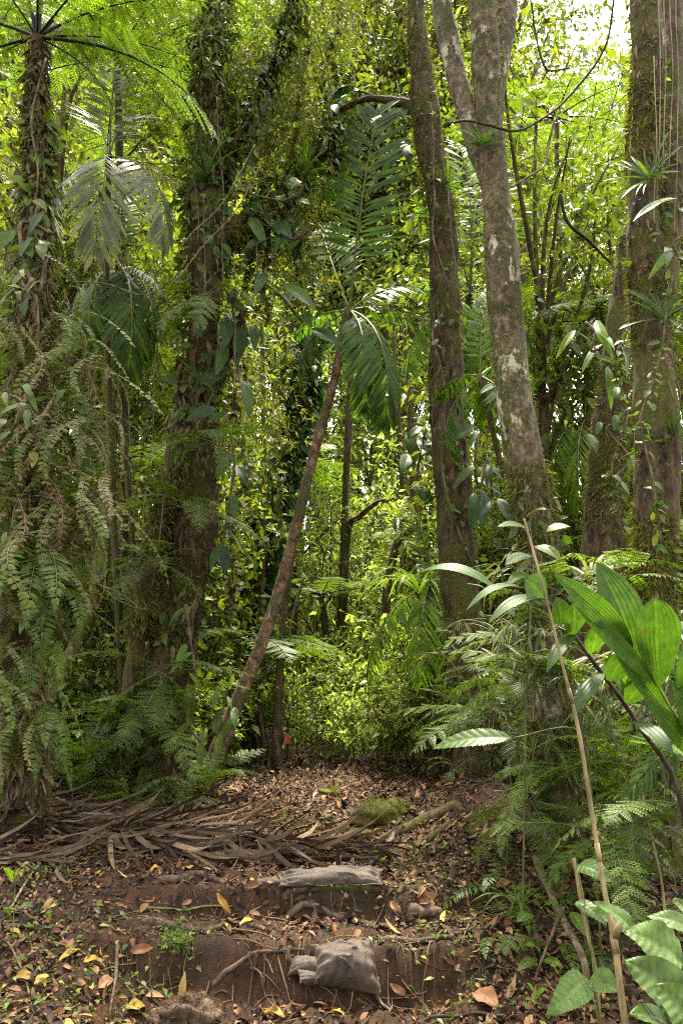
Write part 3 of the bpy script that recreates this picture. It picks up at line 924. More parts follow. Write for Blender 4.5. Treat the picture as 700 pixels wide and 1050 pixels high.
KINDS = {}
for i in range(4):
    KINDS['tall', i] = leafy_tree('tall', 17 + i, .16 + .02 * i, (0, 0, 12.5), (2.9, 2.9, 5.2), 460, 19, .155, ['canopy_y', 'canopy_g', 'canopy_g', 'canopy_d'][i], nl=40, twig=.8)
    KINDS['mid', i] = leafy_tree('mid', 9 + i * .7, .085, (0, 0, 6.3), (1.9, 1.9, 3.6), 230, 16, .16, ['canopy_y', 'canopy_g', 'canopy_y', 'canopy_d'][i], nl=16, twig=.6)
    KINDS['sap', i] = leafy_tree('sap', 4.4, .04, (0, 0, 2.6), (1.0, 1.0, 1.9), 130, 15, .125, ['canopy_y', 'shrub', 'canopy_g', 'canopy_y'][i], LEAF if i % 2 else LEAF_B, nl=12, twig=.45)
    KINDS['shrub', i] = leafy_tree('shrub', 1.5, .018, (0, 0, .85), (.62, .62, .7), 90, 12, .10, ['shrub', 'canopy_y', 'shrub', 'canopy_g'][i], [LEAF, LEAF_B, LANCE, LEAF][i], nl=14, twig=.28)

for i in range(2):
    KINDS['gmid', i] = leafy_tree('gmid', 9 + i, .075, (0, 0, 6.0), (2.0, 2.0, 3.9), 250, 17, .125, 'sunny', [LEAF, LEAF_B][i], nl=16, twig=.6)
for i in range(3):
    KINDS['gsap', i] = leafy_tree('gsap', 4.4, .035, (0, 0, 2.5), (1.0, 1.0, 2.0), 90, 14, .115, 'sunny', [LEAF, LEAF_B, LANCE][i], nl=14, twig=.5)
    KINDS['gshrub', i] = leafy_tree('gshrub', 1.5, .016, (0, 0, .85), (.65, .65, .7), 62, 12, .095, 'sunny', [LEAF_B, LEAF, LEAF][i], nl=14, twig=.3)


def where(px):
    for lim, t in ((75, 'behind the drooping tree fern'), (160, 'left of the dark double-stemmed trunk'), (235, 'behind the dark double-stemmed trunk'), (310, 'behind the leaning palm stem'),
                   (375, 'beyond the end of the path'), (430, 'left of the vine-wound trunk'), (500, 'behind the vine-wound trunk'), (575, 'behind the pale trunk'), (640, 'right of the pale trunk'), (720, 'behind the thick mossy trunk')):
        if px < lim: return t
    return 'at the right edge'


ADJ = {'canopy_y': 'yellow-green', 'canopy_g': 'mid-green', 'canopy_d': 'dull olive', 'shrub': 'fresh green', 'sunny': 'pale sunlit'}
SPEC = {'gmid': ('rainforest_tree', 'slender {} understorey tree', 'tree', 'slender trees behind the path'), 'gsap': ('sapling', 'bushy {} sapling', 'sapling', 'saplings in the undergrowth'), 'gshrub': ('shrub', 'low leafy {} shrub', 'shrub', 'shrubs in the undergrowth'),
        'tall': ('rainforest_tree', 'tall {} leafed forest tree', 'tree', 'tall trees of the far forest'), 'mid': ('rainforest_tree', 'slender {} understorey tree', 'tree', 'slender trees behind the path'),
        'sap': ('sapling', 'bushy {} sapling', 'sapling', 'saplings in the undergrowth'), 'shrub': ('shrub', 'low leafy {} shrub', 'shrub', 'shrubs in the undergrowth')}


def plant(kind, v, px, d, sc=1.0, rz=None):
    p = gpt(px, d)
    nm, lab, cat, grp = SPEC[kind]
    tm, cm = KINDS[kind, v]
    root = thing(nm, lab.format(ADJ[{m.name: k for k, m in M.items()}[cm.materials[0].name]]) + ' ' + where(px), cat, p, grp, rot=(0, 0, RND.random() * 6.28 if rz is None else rz), sc=sc)
    part(root, 'stem' if kind == 'shrub' else 'trunk', tm)
    part(root, 'foliage' if kind in ('shrub',) else 'crown', cm)
    return root


# distant canopy
for px, d, v, s in ((-20, 24, 1, 1.35), (70, 30, 0, 1.6), (130, 20, 2, 1.2), (190, 27, 3, 1.5), (250, 31, 0, 1.65), (325, 33, 2, 1.7), (395, 34, 0, 1.6), (455, 27, 2, 1.45), (520, 22, 0, 1.15),
                    (770, 21, 0, 1.2), (15, 18, 3, 1.0), (362, 27, 3, 1.4), (290, 25, 1, 1.35), (710, 35, 2, 1.6), (160, 37, 0, 1.9), (430, 38, 3, 1.8), (225, 22, 0, 1.3), (95, 23, 2, 1.35), (310, 40, 1, 2.0), (490, 34, 1, 1.7), (40, 38, 2, 1.9), (540, 40, 3, 1.8), (345, 28, 3, 1.75), (440, 31, 1, 1.9), (500, 29, 2, 1.8), (390, 30, 2, 1.8), (572, 34, 3, 1.8), (280, 29, 0, 1.7)):
    plant('tall', v, px, d, s)
for px, d, v, s in ((-15, 12, 0, 1.0), (60, 14, 1, 1.1), (105, 11.5, 2, .9), (150, 16, 0, 1.25), (165, 12.5, 2, .9), (240, 20, 0, 1.4), (300, 16, 0, .9), (320, 25, 2, 1.5), (372, 24, 0, 1.4),
                    (415, 23, 1, 1.4), (442, 20, 2, 1.3), (560, 15, 0, 1.2), (735, 11, 0, 1.0), (745, 14, 1, 1.1), (560, 9.2, 1, .9), (655, 9.4, 0, .75), (30, 10, 2, 1.1), (282, 22, 0, 1.3), (395, 28, 2, 1.5)):
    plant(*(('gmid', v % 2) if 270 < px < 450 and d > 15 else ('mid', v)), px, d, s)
for i, (px, d, s) in enumerate(((20, 9.5, .9), (75, 9.0, .85), (115, 10.5, 1.0), (150, 8.8, .7), (205, 10, .9), (228, 12, 1.1), (262, 14, 1.1), (300, 16, 1.1), (322, 12.4, .75), (345, 14, 1.0), (368, 12.2, .7), (390, 14.5, 1.0), (418, 11.4, .8), (436, 13, 1.0),
                                (490, 9.6, .85), (520, 9.0, .85), (535, 11, 1.0), (575, 10, .9), (600, 8.6, .8), (640, 10, 1.0), (690, 8.5, .9), (5, 12.5, 1.2), (95, 13.5, 1.2), (180, 14.5, 1.2), (405, 17, 1.2), (285, 19, 1.3), (355, 20, 1.3), (480, 15, 1.2), (715, 10, 1.0), (625, 13, 1.2))):
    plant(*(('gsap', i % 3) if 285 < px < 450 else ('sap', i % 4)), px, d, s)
for i, (px, d, s) in enumerate(((30, 7.6, .9), (85, 7.9, .9), (112, 8.3, 1.0), (60, 8.6, 1.1), (200, 8.2, .7), (222, 9.0, .9), (238, 10, 1.0), (258, 10.6, .9), (305, 10.2, .8), (326, 9.6, .6), (346, 10.2, .8), (362, 9.3, .6), 
                                (388, 9.4, .8), (408, 8.8, .7), (424, 9.6, .9), (438, 8.9, .8), (400, 10.4, 1.2), (352, 11.3, 1.1), (430, 10.8, 1.2), (330, 12.5, 1.1), (300, 12.5, 1.0), (462, 8.5, .8), (515, 7.8, .8), (535, 8.3, 1.0), (560, 7.7, .9), (590, 7.6, 1.0),
                                (610, 8.0, 1.1), (640, 7.6, 1.1), (690, 7.4, 1.1), (140, 9.6, 1.1), (175, 9.2, 1.0), (5, 8.2, 1.1), (375, 12, 1.5), (410, 12.5, 1.5), (270, 12.8, 1.1), (520, 6.6, .6), (600, 6.2, .7), (690, 6.0, .8))):
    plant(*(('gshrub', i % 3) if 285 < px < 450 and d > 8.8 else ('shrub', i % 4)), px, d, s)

# far wood that reads as one mass
gw = Geo()
n = 26000
az = rng.uniform(-.62, .62, n); dd = rng.uniform(36, 46, n)
x = np.tan(az) * dd
hh = (7.5 + 4 * fbm(np.stack([x * .3, dd * 0], -1), 1.2, 55, 3))
pos = np.stack([x, dd, G(x, dd) + rng.random(n) ** .9 * hh], -1)
inst(gw, LEAF_B, pos, rdir(n) + A(0, 0, -.3), rdir(n) * .8 + A(0, -.3, 1), .45 * (.6 + .8 * rng.random(n)), rng.random(n))
setting('distant_wood', mesh('distant_wood', gw, M['canopy_y']), 'stuff')


# thin far trunks seen between the big ones
def thin_tree(label, rows, bark='bark_far', fz=600, size=.05, name='rainforest_tree'):
    path, rad = pxpath(rows, 36)
    b = path[-1]; gz = g1(b[0], b[1])
    if b[2] > gz:
        path = np.vstack([path, [b[0], b[1], gz - .2]]); rad = np.append(rad, rad[-1] * 1.2)
    off = A(b[0], b[1], gz)
    root = thing(name, label, 'tree', off, hint=path[len(path) // 2])
    part(root, 'trunk', mesh('trunk', tube(Geo(), path, rad, 10, .25, 8, 5), M[bark], off=off))
    part(root, 'moss', mesh('moss', fuzz(Geo(), path, rad, fz, size, 0, .5, None, -.2, 3), M['mossg'], off=off))
    return root, path, rad


thin_tree('thin straight mossy trunk in the sunlit gap beyond the path', [(362, 330, 5, 12), (357, 440, 7, 12), (352, 560, 8, 12), (347, 690, 9, 12), (345, 780, 10, 12)])
thin_tree('slim mossy trunk beside the red trail marker', [(300, 560, 6, 9.6), (290, 640, 8, 9.6), (285, 720, 9, 9.5), (283, 798, 10, 9.5)], fz=900)
thin_tree('gnarled branching mossy trunk in the sunlit gap left of the vine-wound trunk', [(438, 532, 5, 11), (425, 540, 7, 11), (408, 555, 8, 11), (402, 575, 8, 11), (396, 610, 8, 11), (394, 700, 11, 11), (393, 790, 12, 11)], fz=1300, size=.06)
thin_tree('thin crooked bough-like trunk arching over the sunlit gap', [(398, 512, 4, 11.6), (385, 516, 5, 11.6), (368, 530, 6, 11.8), (357, 545, 6, 12), (353, 640, 7, 12), (352, 780, 8, 12)], fz=700)
thin_tree('grey-brown background trunk right of the pale trunk', [(566, 300, 9, 14), (572, 380, 11, 14), (582, 450, 12, 14), (588, 560, 13, 14), (592, 700, 14, 14)])
thin_tree('reddish background trunk just left of the vine-wound trunk', [(428, 480, 9, 10.6), (434, 560, 11, 10.5), (441, 640, 12, 10.4), (446, 730, 13, 10.4), (448, 800, 14, 10.4)])
thin_tree('twin of thin grey trunks under the palm crown, nearer the vine-wound trunk', [(414, 330, 5, 13), (420, 420, 7, 13), (424, 520, 7, 13), (426, 760, 8, 13)])
thin_tree('thin grey trunk under the palm crown, half hidden in leaves', [(403, 340, 4, 13.5), (408, 430, 5, 13.5), (413, 540, 6, 13.5), (414, 760, 8, 13.5)])
thin_tree('thin pole-like trunk left of the leaning palm stem', [(268, 330, 4, 10.5), (270, 420, 5, 10.5), (271, 520, 5, 10.4), (268, 640, 6, 10.4), (266, 770, 7, 10.4)])
iv, ivp, ivr = thin_tree('dark background trunk cloaked in climbing leaves behind the leaning palm', [(322, 330, 12, 11), (308, 420, 15, 11), (292, 490, 16, 11), (270, 560, 18, 11), (254, 630, 20, 11), (246, 780, 22, 11)], 'bark_dark', 1500)
gi = Geo(); fuzz(gi, ivp, ivr * 1.6, 1500, .17, 0, .5, LEAF3, -.4, 9)
part(iv, 'climbing_leaves', mesh('climbing_leaves', gi, M['darkleaf'], off=np.array(iv.location)))
thin_tree('mossy slanting trunk at lower left behind the ferns', [(118, 330, 10, 8.2), (114, 430, 13, 8.2), (112, 520, 14, 8.2), (95, 620, 15, 8.0), (55, 715, 18, 7.6), (30, 800, 22, 7.4)], fz=2200)
thin_tree('bare stick-like trunk rising left of the path end', [(312, 590, 3, 10.6), (298, 640, 4, 10.4), (290, 700, 5, 10.2), (276, 790, 6, 10.0)], fz=150)

# ------------------------------------------------------------------ tree fern at upper left
tf_rows = [(38, 38, 14, 6.0), (38, 90, 17, 6.0), (39, 150, 22, 5.95), (36, 230, 26, 5.9), (32, 330, 34, 5.9), (26, 430, 42, 5.85), (20, 530, 44, 5.8), (18, 640, 42, 5.8), (22, 740, 44, 5.8), (24, 850, 50, 5.8)]
tfp, tfr = pxpath(tf_rows, 60)
b0 = A(tfp[-1][0], tfp[-1][1], g1(tfp[-1][0], tfp[-1][1]))
tfp = np.vstack([tfp, b0 - A(0, 0, .2)]); tfr = np.append(tfr, tfr[-1])
fern_tree = thing('tree_fern', 'tall tree fern with radiating black-stalked fronds at upper left', 'tree fern', b0, hint=tfp[10])
part(fern_tree, 'trunk', mesh('trunk', tube(Geo(), tfp, tfr, 18, .4, 11, 8), M['bark_dark'], off=b0))
part(fern_tree, 'fibres', mesh('fibres', fuzz(Geo(), tfp, tfr, 5000, .09, 0, 1.2), M['fibre'], off=b0))
part(fern_tree, 'moss', mesh('moss', fuzz(Geo(), tfp, tfr * 1.02, 2600, .06, 0, .7, None, .1), M['moss'], off=b0))
TF = [frond_mesh('frond', (M['fern_bright'], M['rachis_black']), False, L=2.1, n=24, lmax=.52, wr=.1, arch=a, ang0=82, ang1=50, droop=.18, tpl=PINNA, bare=.16, rr=.017, seed=s, power=1.3) for s, a in ((1, .75), (2, 1.0), (3, .55))]
top = tfp[0]
for i, (tx, ty, td, v) in enumerate(((225, 5, 6.6, 0), (228, 150, 5.7, 1), (120, -150, 7.0, 0), (20, -140, 6.6, 2), (-90, -110, 6.4, 1), (-150, 30, 6.4, 0), (-110, 160, 5.6, 1), (40, -130, 4.9, 2), (150, -60, 5.2, 0), (-60, -60, 5.0, 1), (90, 60, 7.6, 0), (0, 30, 7.6, 1), (150, 80, 7.2, 2), (205, 70, 6.2, 0), (170, -30, 6.8, 2), (120, 130, 6.0, 1), (-40, 90, 6.2, 0))):
    ar = (.75, 1.0, .55)[v]
    eu, L = aim(top, P(tx, ty, td), ar)
    f = part(fern_tree, 'frond', TF[v][0], top - b0, eu, L / 2.1)
    part(f, 'rachis', TF[v][1])

nf_ = len(tfp) // 2
part(fern_tree, 'climbing_leaves', mesh('climbing_leaves', fuzz(Geo(), tfp[4:nf_], tfr[4:nf_] * 1.2, 420, .085, 0, .6, LEAF3, 0., 5), M['fern'], off=b0))
part(fern_tree, 'hanging_moss', mesh('hanging_moss', fuzz(Geo(), tfp[4:nf_], tfr[4:nf_] * 1.35, 1500, .10, 0, 1.4, LANCE, -.1, 6), M['canopy_d'], off=b0))

# a second tree fern behind whose fronds fill the top left
def small_tree_fern(label, px, py, d, n, L, mi=0, tw=.05, hint=None, el=(.1, .5)):
    c = P(px, py, d); b = gpt(px + RND.uniform(-6, 6), d)
    root = thing('tree_fern', label, 'tree fern', b, hint=c)
    pth = catmull([c - b, (c - b) * .5 + A(.05, 0, 0), A(0, 0, -.2)], 16)
    part(root, 'trunk', mesh('trunk', tube(Geo(), pth, np.linspace(tw * .8, tw * 1.3, 16), 10, .3, 9, 2), M['bark_dark']))
    for k in range(n):
        f = part(root, 'frond', TF[k % 3][0], c - b, (RND.uniform(*el), 0, k / n * 2 * PI + RND.uniform(-.25, .25)), L / 2.1 * RND.uniform(.85, 1.1))
        part(f, 'rachis', TF[k % 3][1])
    return root


small_tree_fern('bright tree fern crown high behind the tree fern with black stalks', 120, 60, 8.6, 11, 2.0)
small_tree_fern('tree fern crown at top centre-left above the dark double-stemmed trunk', 215, -20, 9.4, 10, 2.0)
small_tree_fern('half-grown tree fern with flat fronds behind the leaning palm stem', 262, 655, 9.4, 9, 1.3, el=(0, .35))
small_tree_fern('yellowish tree fern spreading between pale trunk and mossy right trunk', 600, 330, 9.6, 10, 1.7, el=(-.1, .4))
small_tree_fern('small tree fern behind the drooping fern curtain at left', 120, 470, 8.8, 9, 1.3, el=(-.1, .4))
small_tree_fern('low tree fern at the right edge behind the pleated leaves', 712, 560, 7.4, 9, 1.3, el=(0, .4))

for px, py, d, n, L, lab in ((300, 470, 13, 10, 1.6, 'far tree fern left of the thin sunlit trunk'), (330, 610, 11.5, 10, 1.2, 'small tree fern at the back of the sunlit gap'), (420, 560, 13, 10, 1.5, 'far tree fern left of the vine-wound trunk'), (180, 400, 11, 10, 1.6, 'tree fern half hidden behind the double-stemmed trunk'),
                             (520, 560, 9.5, 9, 1.3, 'tree fern behind the pale trunk at mid height'), (650, 180, 11, 10, 1.8, 'tree fern high behind the mossy right trunk'), (570, 120, 12, 10, 1.8, 'tree fern high right of the pale trunk'), (60, 600, 8.6, 9, 1.2, 'tree fern low behind the fern curtain')):
    small_tree_fern(lab, px, py, d, n, L, el=(-.1, .45))

# ------------------------------------------------------------------ fern clumps
SW = [frond_mesh('frond', (M['fern_grey'], M['rachis_tan']), L=.8, n=34, lmax=.05, wr=.018, arch=a, ang0=85, ang1=70, droop=.15, prof=prof_sword, bare=.05, rr=.003, seed=s, jit=.15, power=1.0, miss=.06, wav=1.) for s, a in ((4, 1.5), (5, 1.9), (6, 1.1))]
SWG = [frond_mesh('frond', (M['fern'], M['rachis']), L=.8, n=32, lmax=.06, wr=.02, arch=a, ang0=85, ang1=65, droop=.15, prof=prof_sword, bare=.05, rr=.003, seed=s, jit=.15, power=1.0, miss=.06, wav=1.) for s, a in ((44, 1.5), (45, 1.9))]
SWD = [frond_mesh('frond', (M['fern_dead'], M['rachis_tan']), L=.75, n=28, lmax=.045, wr=.015, arch=a, ang0=70, ang1=60, droop=.4, prof=prof_sword, bare=.05, rr=.003, seed=s, jit=.3, power=.8, miss=.2, wav=1.) for s, a in ((7, 1.8), (8, 1.3))]
FN = [frond_mesh('frond', (M['fern'], M['rachis']), L=.9, n=20, lmax=.2, wr=.04, arch=a, ang0=80, ang1=50, droop=.15, tpl=PINNA_S, bare=.2, rr=.005, seed=s) for s, a in ((9, 1.0), (10, 1.4), (12, .7))]
FS = [frond_mesh('frond', (M['fern'], M['rachis']), L=.75, n=26, lmax=.11, wr=.022, arch=a, ang0=82, ang1=60, droop=.2, bare=.12, rr=.004, seed=s, jit=.12) for s, a in ((13, 1.1), (14, 1.5))]


def clump(name, label, cat, p, fronds, n, size, el=(.3, 1.2), az=None, group=None, spread=2 * PI):
    root = thing(name, label, cat, p, group)
    for k in range(n):
        a = (k / n - .5) * spread + RND.uniform(-.3, .3) + (0 if az is None else az)
        part(root, 'frond', fronds[RND.randrange(len(fronds))], A(RND.uniform(-1, 1), RND.uniform(-1, 1), RND.uniform(-.6, .6)) * .05 * size, (RND.uniform(*el), RND.uniform(-.3, .3), a), size * RND.uniform(.7, 1.15))
    return root


TOCAM = PI   # a frond turned by pi points at the viewer
for k_, (px, py, d, dead, n, s) in enumerate(((22, 340, 5.65, 0, 13, .8), (58, 350, 5.7, 1, 12, .85), (80, 385, 5.75, 0, 11, .9), (12, 400, 5.6, 1, 10, .9), (48, 410, 5.55, 0, 13, .9), (85, 450, 5.7, 1, 12, 1.0), (20, 470, 5.5, 0, 12, .9), (55, 480, 5.5, 1, 13, 1.0),
                                             (5, 545, 5.5, 1, 10, .8), (40, 555, 5.5, 0, 13, .9), (10, 620, 5.5, 0, 12, .8), (30, 660, 5.45, 0, 10, .7), (30, 260, 5.8, 0, 10, .7), (60, 290, 5.9, 1, 9, .7), (72, 330, 5.85, 0, 12, .9), (92, 420, 5.8, 0, 13, 1.0), (70, 430, 5.6, 1, 14, 1.0), (95, 500, 5.75, 0, 12, .95), (75, 540, 5.65, 1, 12, .9), (60, 600, 5.55, 0, 12, .85), (8, 690, 5.45, 0, 12, .8), (40, 720, 5.45, 0, 12, .75), (15, 440, 5.5, 1, 12, .9), (35, 510, 5.45, 1, 13, .9), (100, 370, 5.9, 1, 10, .8), (20, 740, 5.4, 0, 11, .7))):
    clump('hanging_fern', ('withered brown' if dead else 'grey-green') + ' hanging fern ' + ('high' if py < 400 else 'midway' if py < 540 else 'low') + ' on the drooping tree fern trunk', 'fern', P(px, py, d), SWD + SW[:2] if dead else (SW + FS if k_ % 2 else SW + SWG), n, s * RND.uniform(.7, 1.35), (-1.25, .25), TOCAM, 'ferns hanging on the tree fern trunk', 3.6)

for px, py, d, s, n, lab in ((215, 455, 7.1, .85, 8, 'lacy fern perched high on the dark double-stemmed trunk'), (195, 520, 7.1, .95, 9, 'lacy fern perched midway on the dark double-stemmed trunk'), (160, 575, 7.0, .8, 8, 'lacy fern on the lesser stem of the dark double-stemmed trunk'),
                             (215, 300, 7.1, .9, 8, 'lacy fern below the fork of the dark double-stemmed trunk'), (165, 690, 7.0, 1.0, 9, 'drooping fern low on the dark double-stemmed trunk'), (150, 735, 6.9, .95, 10, 'dense fern at the foot of the lesser stem')):
    clump('perching_fern', lab, 'fern', P(px, py, d), FN, n, s, (-.6, .7), TOCAM, None, 4.2)
for px, py, d, s, n in ((90, 790, 6.7, .75, 11), (55, 770, 7.0, .8, 11), (120, 765, 6.9, .85, 11), (185, 790, 6.8, .7, 10), (140, 795, 6.6, .7, 10), (15, 780, 6.6, .8, 10), (75, 745, 7.4, 1.0, 11), (215, 770, 7.3, .7, 9), (110, 720, 7.6, 1.0, 10), (40, 730, 7.3, .9, 10)):
    p = P(px, py, d); p[2] = max(p[2] - .25, g1(p[0], p[1]))
    clump('ground_fern', 'leafy fern above the dead palm frond pile', 'fern', p, FS + FN, n, s, (.2, 1.1), None, 'ferns at lower left')
for px, py, d, s, n, lab in ((545, 655, 4.9, .6, 9, 'grey-green fern on the pale trunk at mid height'), (585, 790, 4.7, .55, 9, 'lacy fern beside the lower half of the diagonal cane'), (530, 700, 5.0, .6, 9, 'fern hanging left of the pale trunk above the path bank'),
                             (640, 590, 4.7, .55, 8, 'small fern on the mossy right trunk above the pleated leaves'), (505, 690, 5.6, .6, 9, 'fern by the foot of the vine-wound trunk'), (600, 600, 5.2, .6, 9, 'fern between pale trunk and mossy right trunk'),
                             (515, 900, 4.9, .5, 9, 'spiky fern at the foot of the pale trunk, path side'), (500, 950, 4.4, .42, 10, 'grassy fern beside the lowest step'), (610, 900, 4.5, .5, 9, 'fern under the pleated leaves near the cane'), (570, 955, 4.1, .4, 8, 'fern leaf tuft below the pale trunk'),
                             (690, 880, 4.3, .5, 9, 'fern at the foot of the mossy right trunk'), (640, 860, 4.8, .5, 9, 'fern in shade between the pale and mossy right trunks'), (480, 870, 5.6, .4, 8, 'small fern on the root mound'), (470, 785, 6.9, .45, 8, 'little fern against the foot of the vine-wound trunk')):
    clump('fern', lab, 'fern', P(px, py, d) if py < 880 else hit(px, py + 12) * A(1, 1, 1), FN if 'lacy' in lab or 'hanging' in lab else FS + FN[:1], n, s * 1.1, (-.4, .9), None)

for px, py, d, s, n, lab in ((520, 735, 5.3, .75, 10, 'dark green fern spilling over the bank left of the pale trunk'), (605, 715, 4.6, .8, 10, 'dark green fern behind the middle of the diagonal cane'), (655, 790, 4.2, .7, 10, 'dark green fern under the pleated leaves'), (545, 820, 4.8, .7, 10, 'dark green fern hanging at the shaded foot of the pale trunk'),
                             (625, 850, 4.2, .6, 10, 'dark green fern right of the cane in the shade'), (695, 830, 4.0, .7, 9, 'dark green fern at the right edge above the broad pale leaves'), (480, 730, 6.7, .7, 9, 'dark green fern clinging to the vine-wound trunk'), (575, 610, 5.0, .7, 9, 'dark green fern on the pale trunk above the cane tip')):
    clump('fern', lab, 'fern', P(px, py, d), FN + FS, n, s * 1.1, (-.5, .8), TOCAM if px < 600 else None, None, 2 * PI)

# ------------------------------------------------------------------ palms
def palm_frond(mats, L, n, lmax, wr, arch, seed, **kw):
    d = dict(L=L, n=n, lmax=lmax, wr=wr, arch=arch, ang0=70, ang1=30, droop=.3, prof=prof_palm, bare=.2, rr=.013, seed=seed, jit=.06, vee=.15)
    d.update(kw)
    return frond_mesh('frond', mats, False, **d)


PD = [palm_frond((M['palm'], M['rachis']), 1.6, 24, .42, .05, a, s, droop=dr) for a, s, dr in ((.5, 21, .1), (1.0, 22, .45), (1.5, 23, .7))]
PY = [palm_frond((M['palm_y'], M['rachis']), 1.6, 26, .5, .035, a, s, droop=dr) for a, s, dr in ((.6, 24, .4), (1.1, 25, .7), (1.5, 26, .9))]
PG = [palm_frond((M['palm_grey'], M['rachis']), 1.6, 20, .5, .055, a, s, droop=dr) for a, s, dr in ((.9, 27, .3), (1.4, 28, .5))]


def palm(label, crown_px, base_rows, sets, targets, bark='bark_brown', rough=.08):
    c = P(*crown_px)
    path, rad = pxpath(base_rows, 40)
    b = path[-1]; gz = g1(b[0], b[1]); off = A(b[0], b[1], gz)
    path = np.vstack([path, [b[0], b[1], gz - .2]]); rad = np.append(rad, rad[-1] * 1.3)
    root = thing('palm', label, 'palm', off, hint=c)
    part(root, 'trunk', mesh('trunk', tube(Geo(), path, rad, 12, rough, 10, 4), M[bark], off=off))
    for tx, ty, td, v, *fc in targets:
        ar = sets[v][2]
        eu, L = aim(c, P(tx, ty, td), ar, fc[0] if fc else None)
        f = part(root, 'frond', sets[v][0], c - off, eu, L / 1.6)
        part(f, 'rachis', sets[v][1])
    return root, path, rad


PU = palm_frond((M['darkleaf'], M['rachis']), 1.6, 34, .39, .034, .35, 20, droop=-.05, vee=.02, ang0=78, ang1=40, bare=.25)  # shade on the upright frond put into its colour by a darker leaf
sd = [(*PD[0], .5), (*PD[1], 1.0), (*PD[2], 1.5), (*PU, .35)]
sy = [(*PY[0], .6), (*PY[1], 1.1), (*PY[2], 1.5)]
sg = [(*PG[0], .9), (*PG[1], 1.4)]
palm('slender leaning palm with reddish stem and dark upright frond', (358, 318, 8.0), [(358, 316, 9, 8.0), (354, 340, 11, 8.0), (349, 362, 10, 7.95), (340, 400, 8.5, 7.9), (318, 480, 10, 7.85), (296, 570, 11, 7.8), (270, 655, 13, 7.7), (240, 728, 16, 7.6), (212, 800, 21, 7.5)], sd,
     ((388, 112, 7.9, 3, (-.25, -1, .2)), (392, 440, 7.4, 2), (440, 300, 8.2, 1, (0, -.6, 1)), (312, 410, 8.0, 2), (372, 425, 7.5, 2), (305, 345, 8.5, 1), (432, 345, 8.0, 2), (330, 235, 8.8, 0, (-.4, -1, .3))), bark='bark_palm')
palm('bright green palm fanning out between the vine-wound and pale trunks', (482, 300, 9.4), [(482, 298, 8, 9.4), (474, 400, 8, 9.4), (474, 560, 9, 9.4), (484, 780, 10, 9.4)], sy,
     ((470, 150, 9.6, 0), (535, 230, 9.2, 0), (430, 210, 9.6, 0), (420, 380, 8.8, 1), (540, 420, 8.9, 2), (500, 170, 10.4, 0), (460, 440, 8.8, 2), (410, 300, 9.6, 1), (560, 330, 9.8, 1), (500, 430, 8.7, 2)))
palm('dark palm drooping just left of the pale trunk', (492, 385, 6.6), [(492, 383, 6, 6.6), (512, 470, 7, 6.6), (546, 600, 8, 6.6), (562, 800, 10, 6.6)], sd, ((536, 460, 6.2, 1), (525, 500, 6.4, 2), (470, 480, 6.6, 2), (450, 410, 7.2, 1), (540, 395, 7.4, 1), (500, 300, 6.8, 0)))
palm('ribbed palm fanning in from the right edge below the pleated leaves', (735, 745, 3.9), [(735, 743, 14, 3.9), (738, 820, 16, 3.9), (740, 930, 18, 3.9)], sd,
     ((645, 815, 3.9, 1, (0, -.6, 1)), (650, 760, 4.0, 0, (0, -.6, 1)), (700, 640, 4.3, 0, (-.3, -1, .2))))
palm('silver-fronded palm behind the tree fern at upper left', (112, 160, 7.6), [(112, 158, 6, 7.6), (109, 300, 6, 7.6), (116, 520, 7, 7.6), (128, 760, 8, 7.6)], sg,
     ((98, 262, 6.9, 1), (165, 250, 7.2, 1), (60, 235, 7.4, 1), (150, 120, 8.2, 0), (70, 110, 8.0, 0), (118, 60, 7.8, 0), (180, 190, 8.0, 0)))
palm('drooping fan-leaved palm below the silver-fronded palm', (120, 270, 8.0), [(120, 268, 5, 8.0), (125, 420, 6, 8.0), (140, 600, 6, 8.0), (150, 780, 7, 8.0)], sd,
     ((95, 360, 7.6, 2), (150, 370, 7.6, 2), (170, 310, 7.8, 1), (75, 320, 7.8, 1), (125, 200, 8.4, 0), (130, 390, 7.4, 2)))
palm('narrow-leaved palm drooping left of the vine-wound trunk', (440, 600, 8.6), [(440, 598, 8, 8.6), (442, 680, 9, 8.6), (444, 790, 10, 8.6)], sy, ((378, 690, 8.2, 1), (400, 590, 8.6, 1), (432, 700, 8.0, 2), (455, 690, 8.2, 2), (470, 620, 8.8, 1), (420, 520, 8.8, 0), (400, 640, 9.2, 1)))
palm('pale green palm in the gap right of the pale trunk', (600, 430, 8.8), [(600, 428, 8, 8.8), (601, 560, 9, 8.8), (602, 760, 11, 8.8)], sy, ((570, 500, 8.4, 2), (640, 490, 8.4, 2), (575, 400, 9, 1), (640, 400, 9, 1), (605, 330, 9.2, 0), (595, 520, 8.2, 2)))


# ------------------------------------------------------------------ climbing big-leaf plants on trunks
def big_climber(label, spots, mat, size, wr=.34, name='climbing_plant', down=.75):
    c = np.array([P(*s) for s in spots]); off = c.mean(0)
    root = thing(name, label, 'climbing plant', off)
    stem = Geo(); tube(stem, catmull(c, 24), .012, 6, .2, 9)
    part(root, 'stem', mesh('stem', stem, M['vine'], off=off))
    for k, q in enumerate(c):
        for j in range(2):
            d = A(rng.normal() * .75, -abs(rng.normal()) * .5 - .2, -down - rng.random() * .5); d /= np.linalg.norm(d)
            st = q + A(rng.normal() * .06, rng.normal() * .05, rng.normal() * .05)
            L = size * (.7 + .5 * rng.random())
            V, Fq = blade(st, st + d * L, L * wr, up=(rng.normal() * .4, -1, .7), sag=.08, peak=.4, fold=.12, wave=.03)
            part(root, 'leaf', mesh('leaf', Geo().add(V, Fq, rng.random()), M[mat], off=off))
    return root


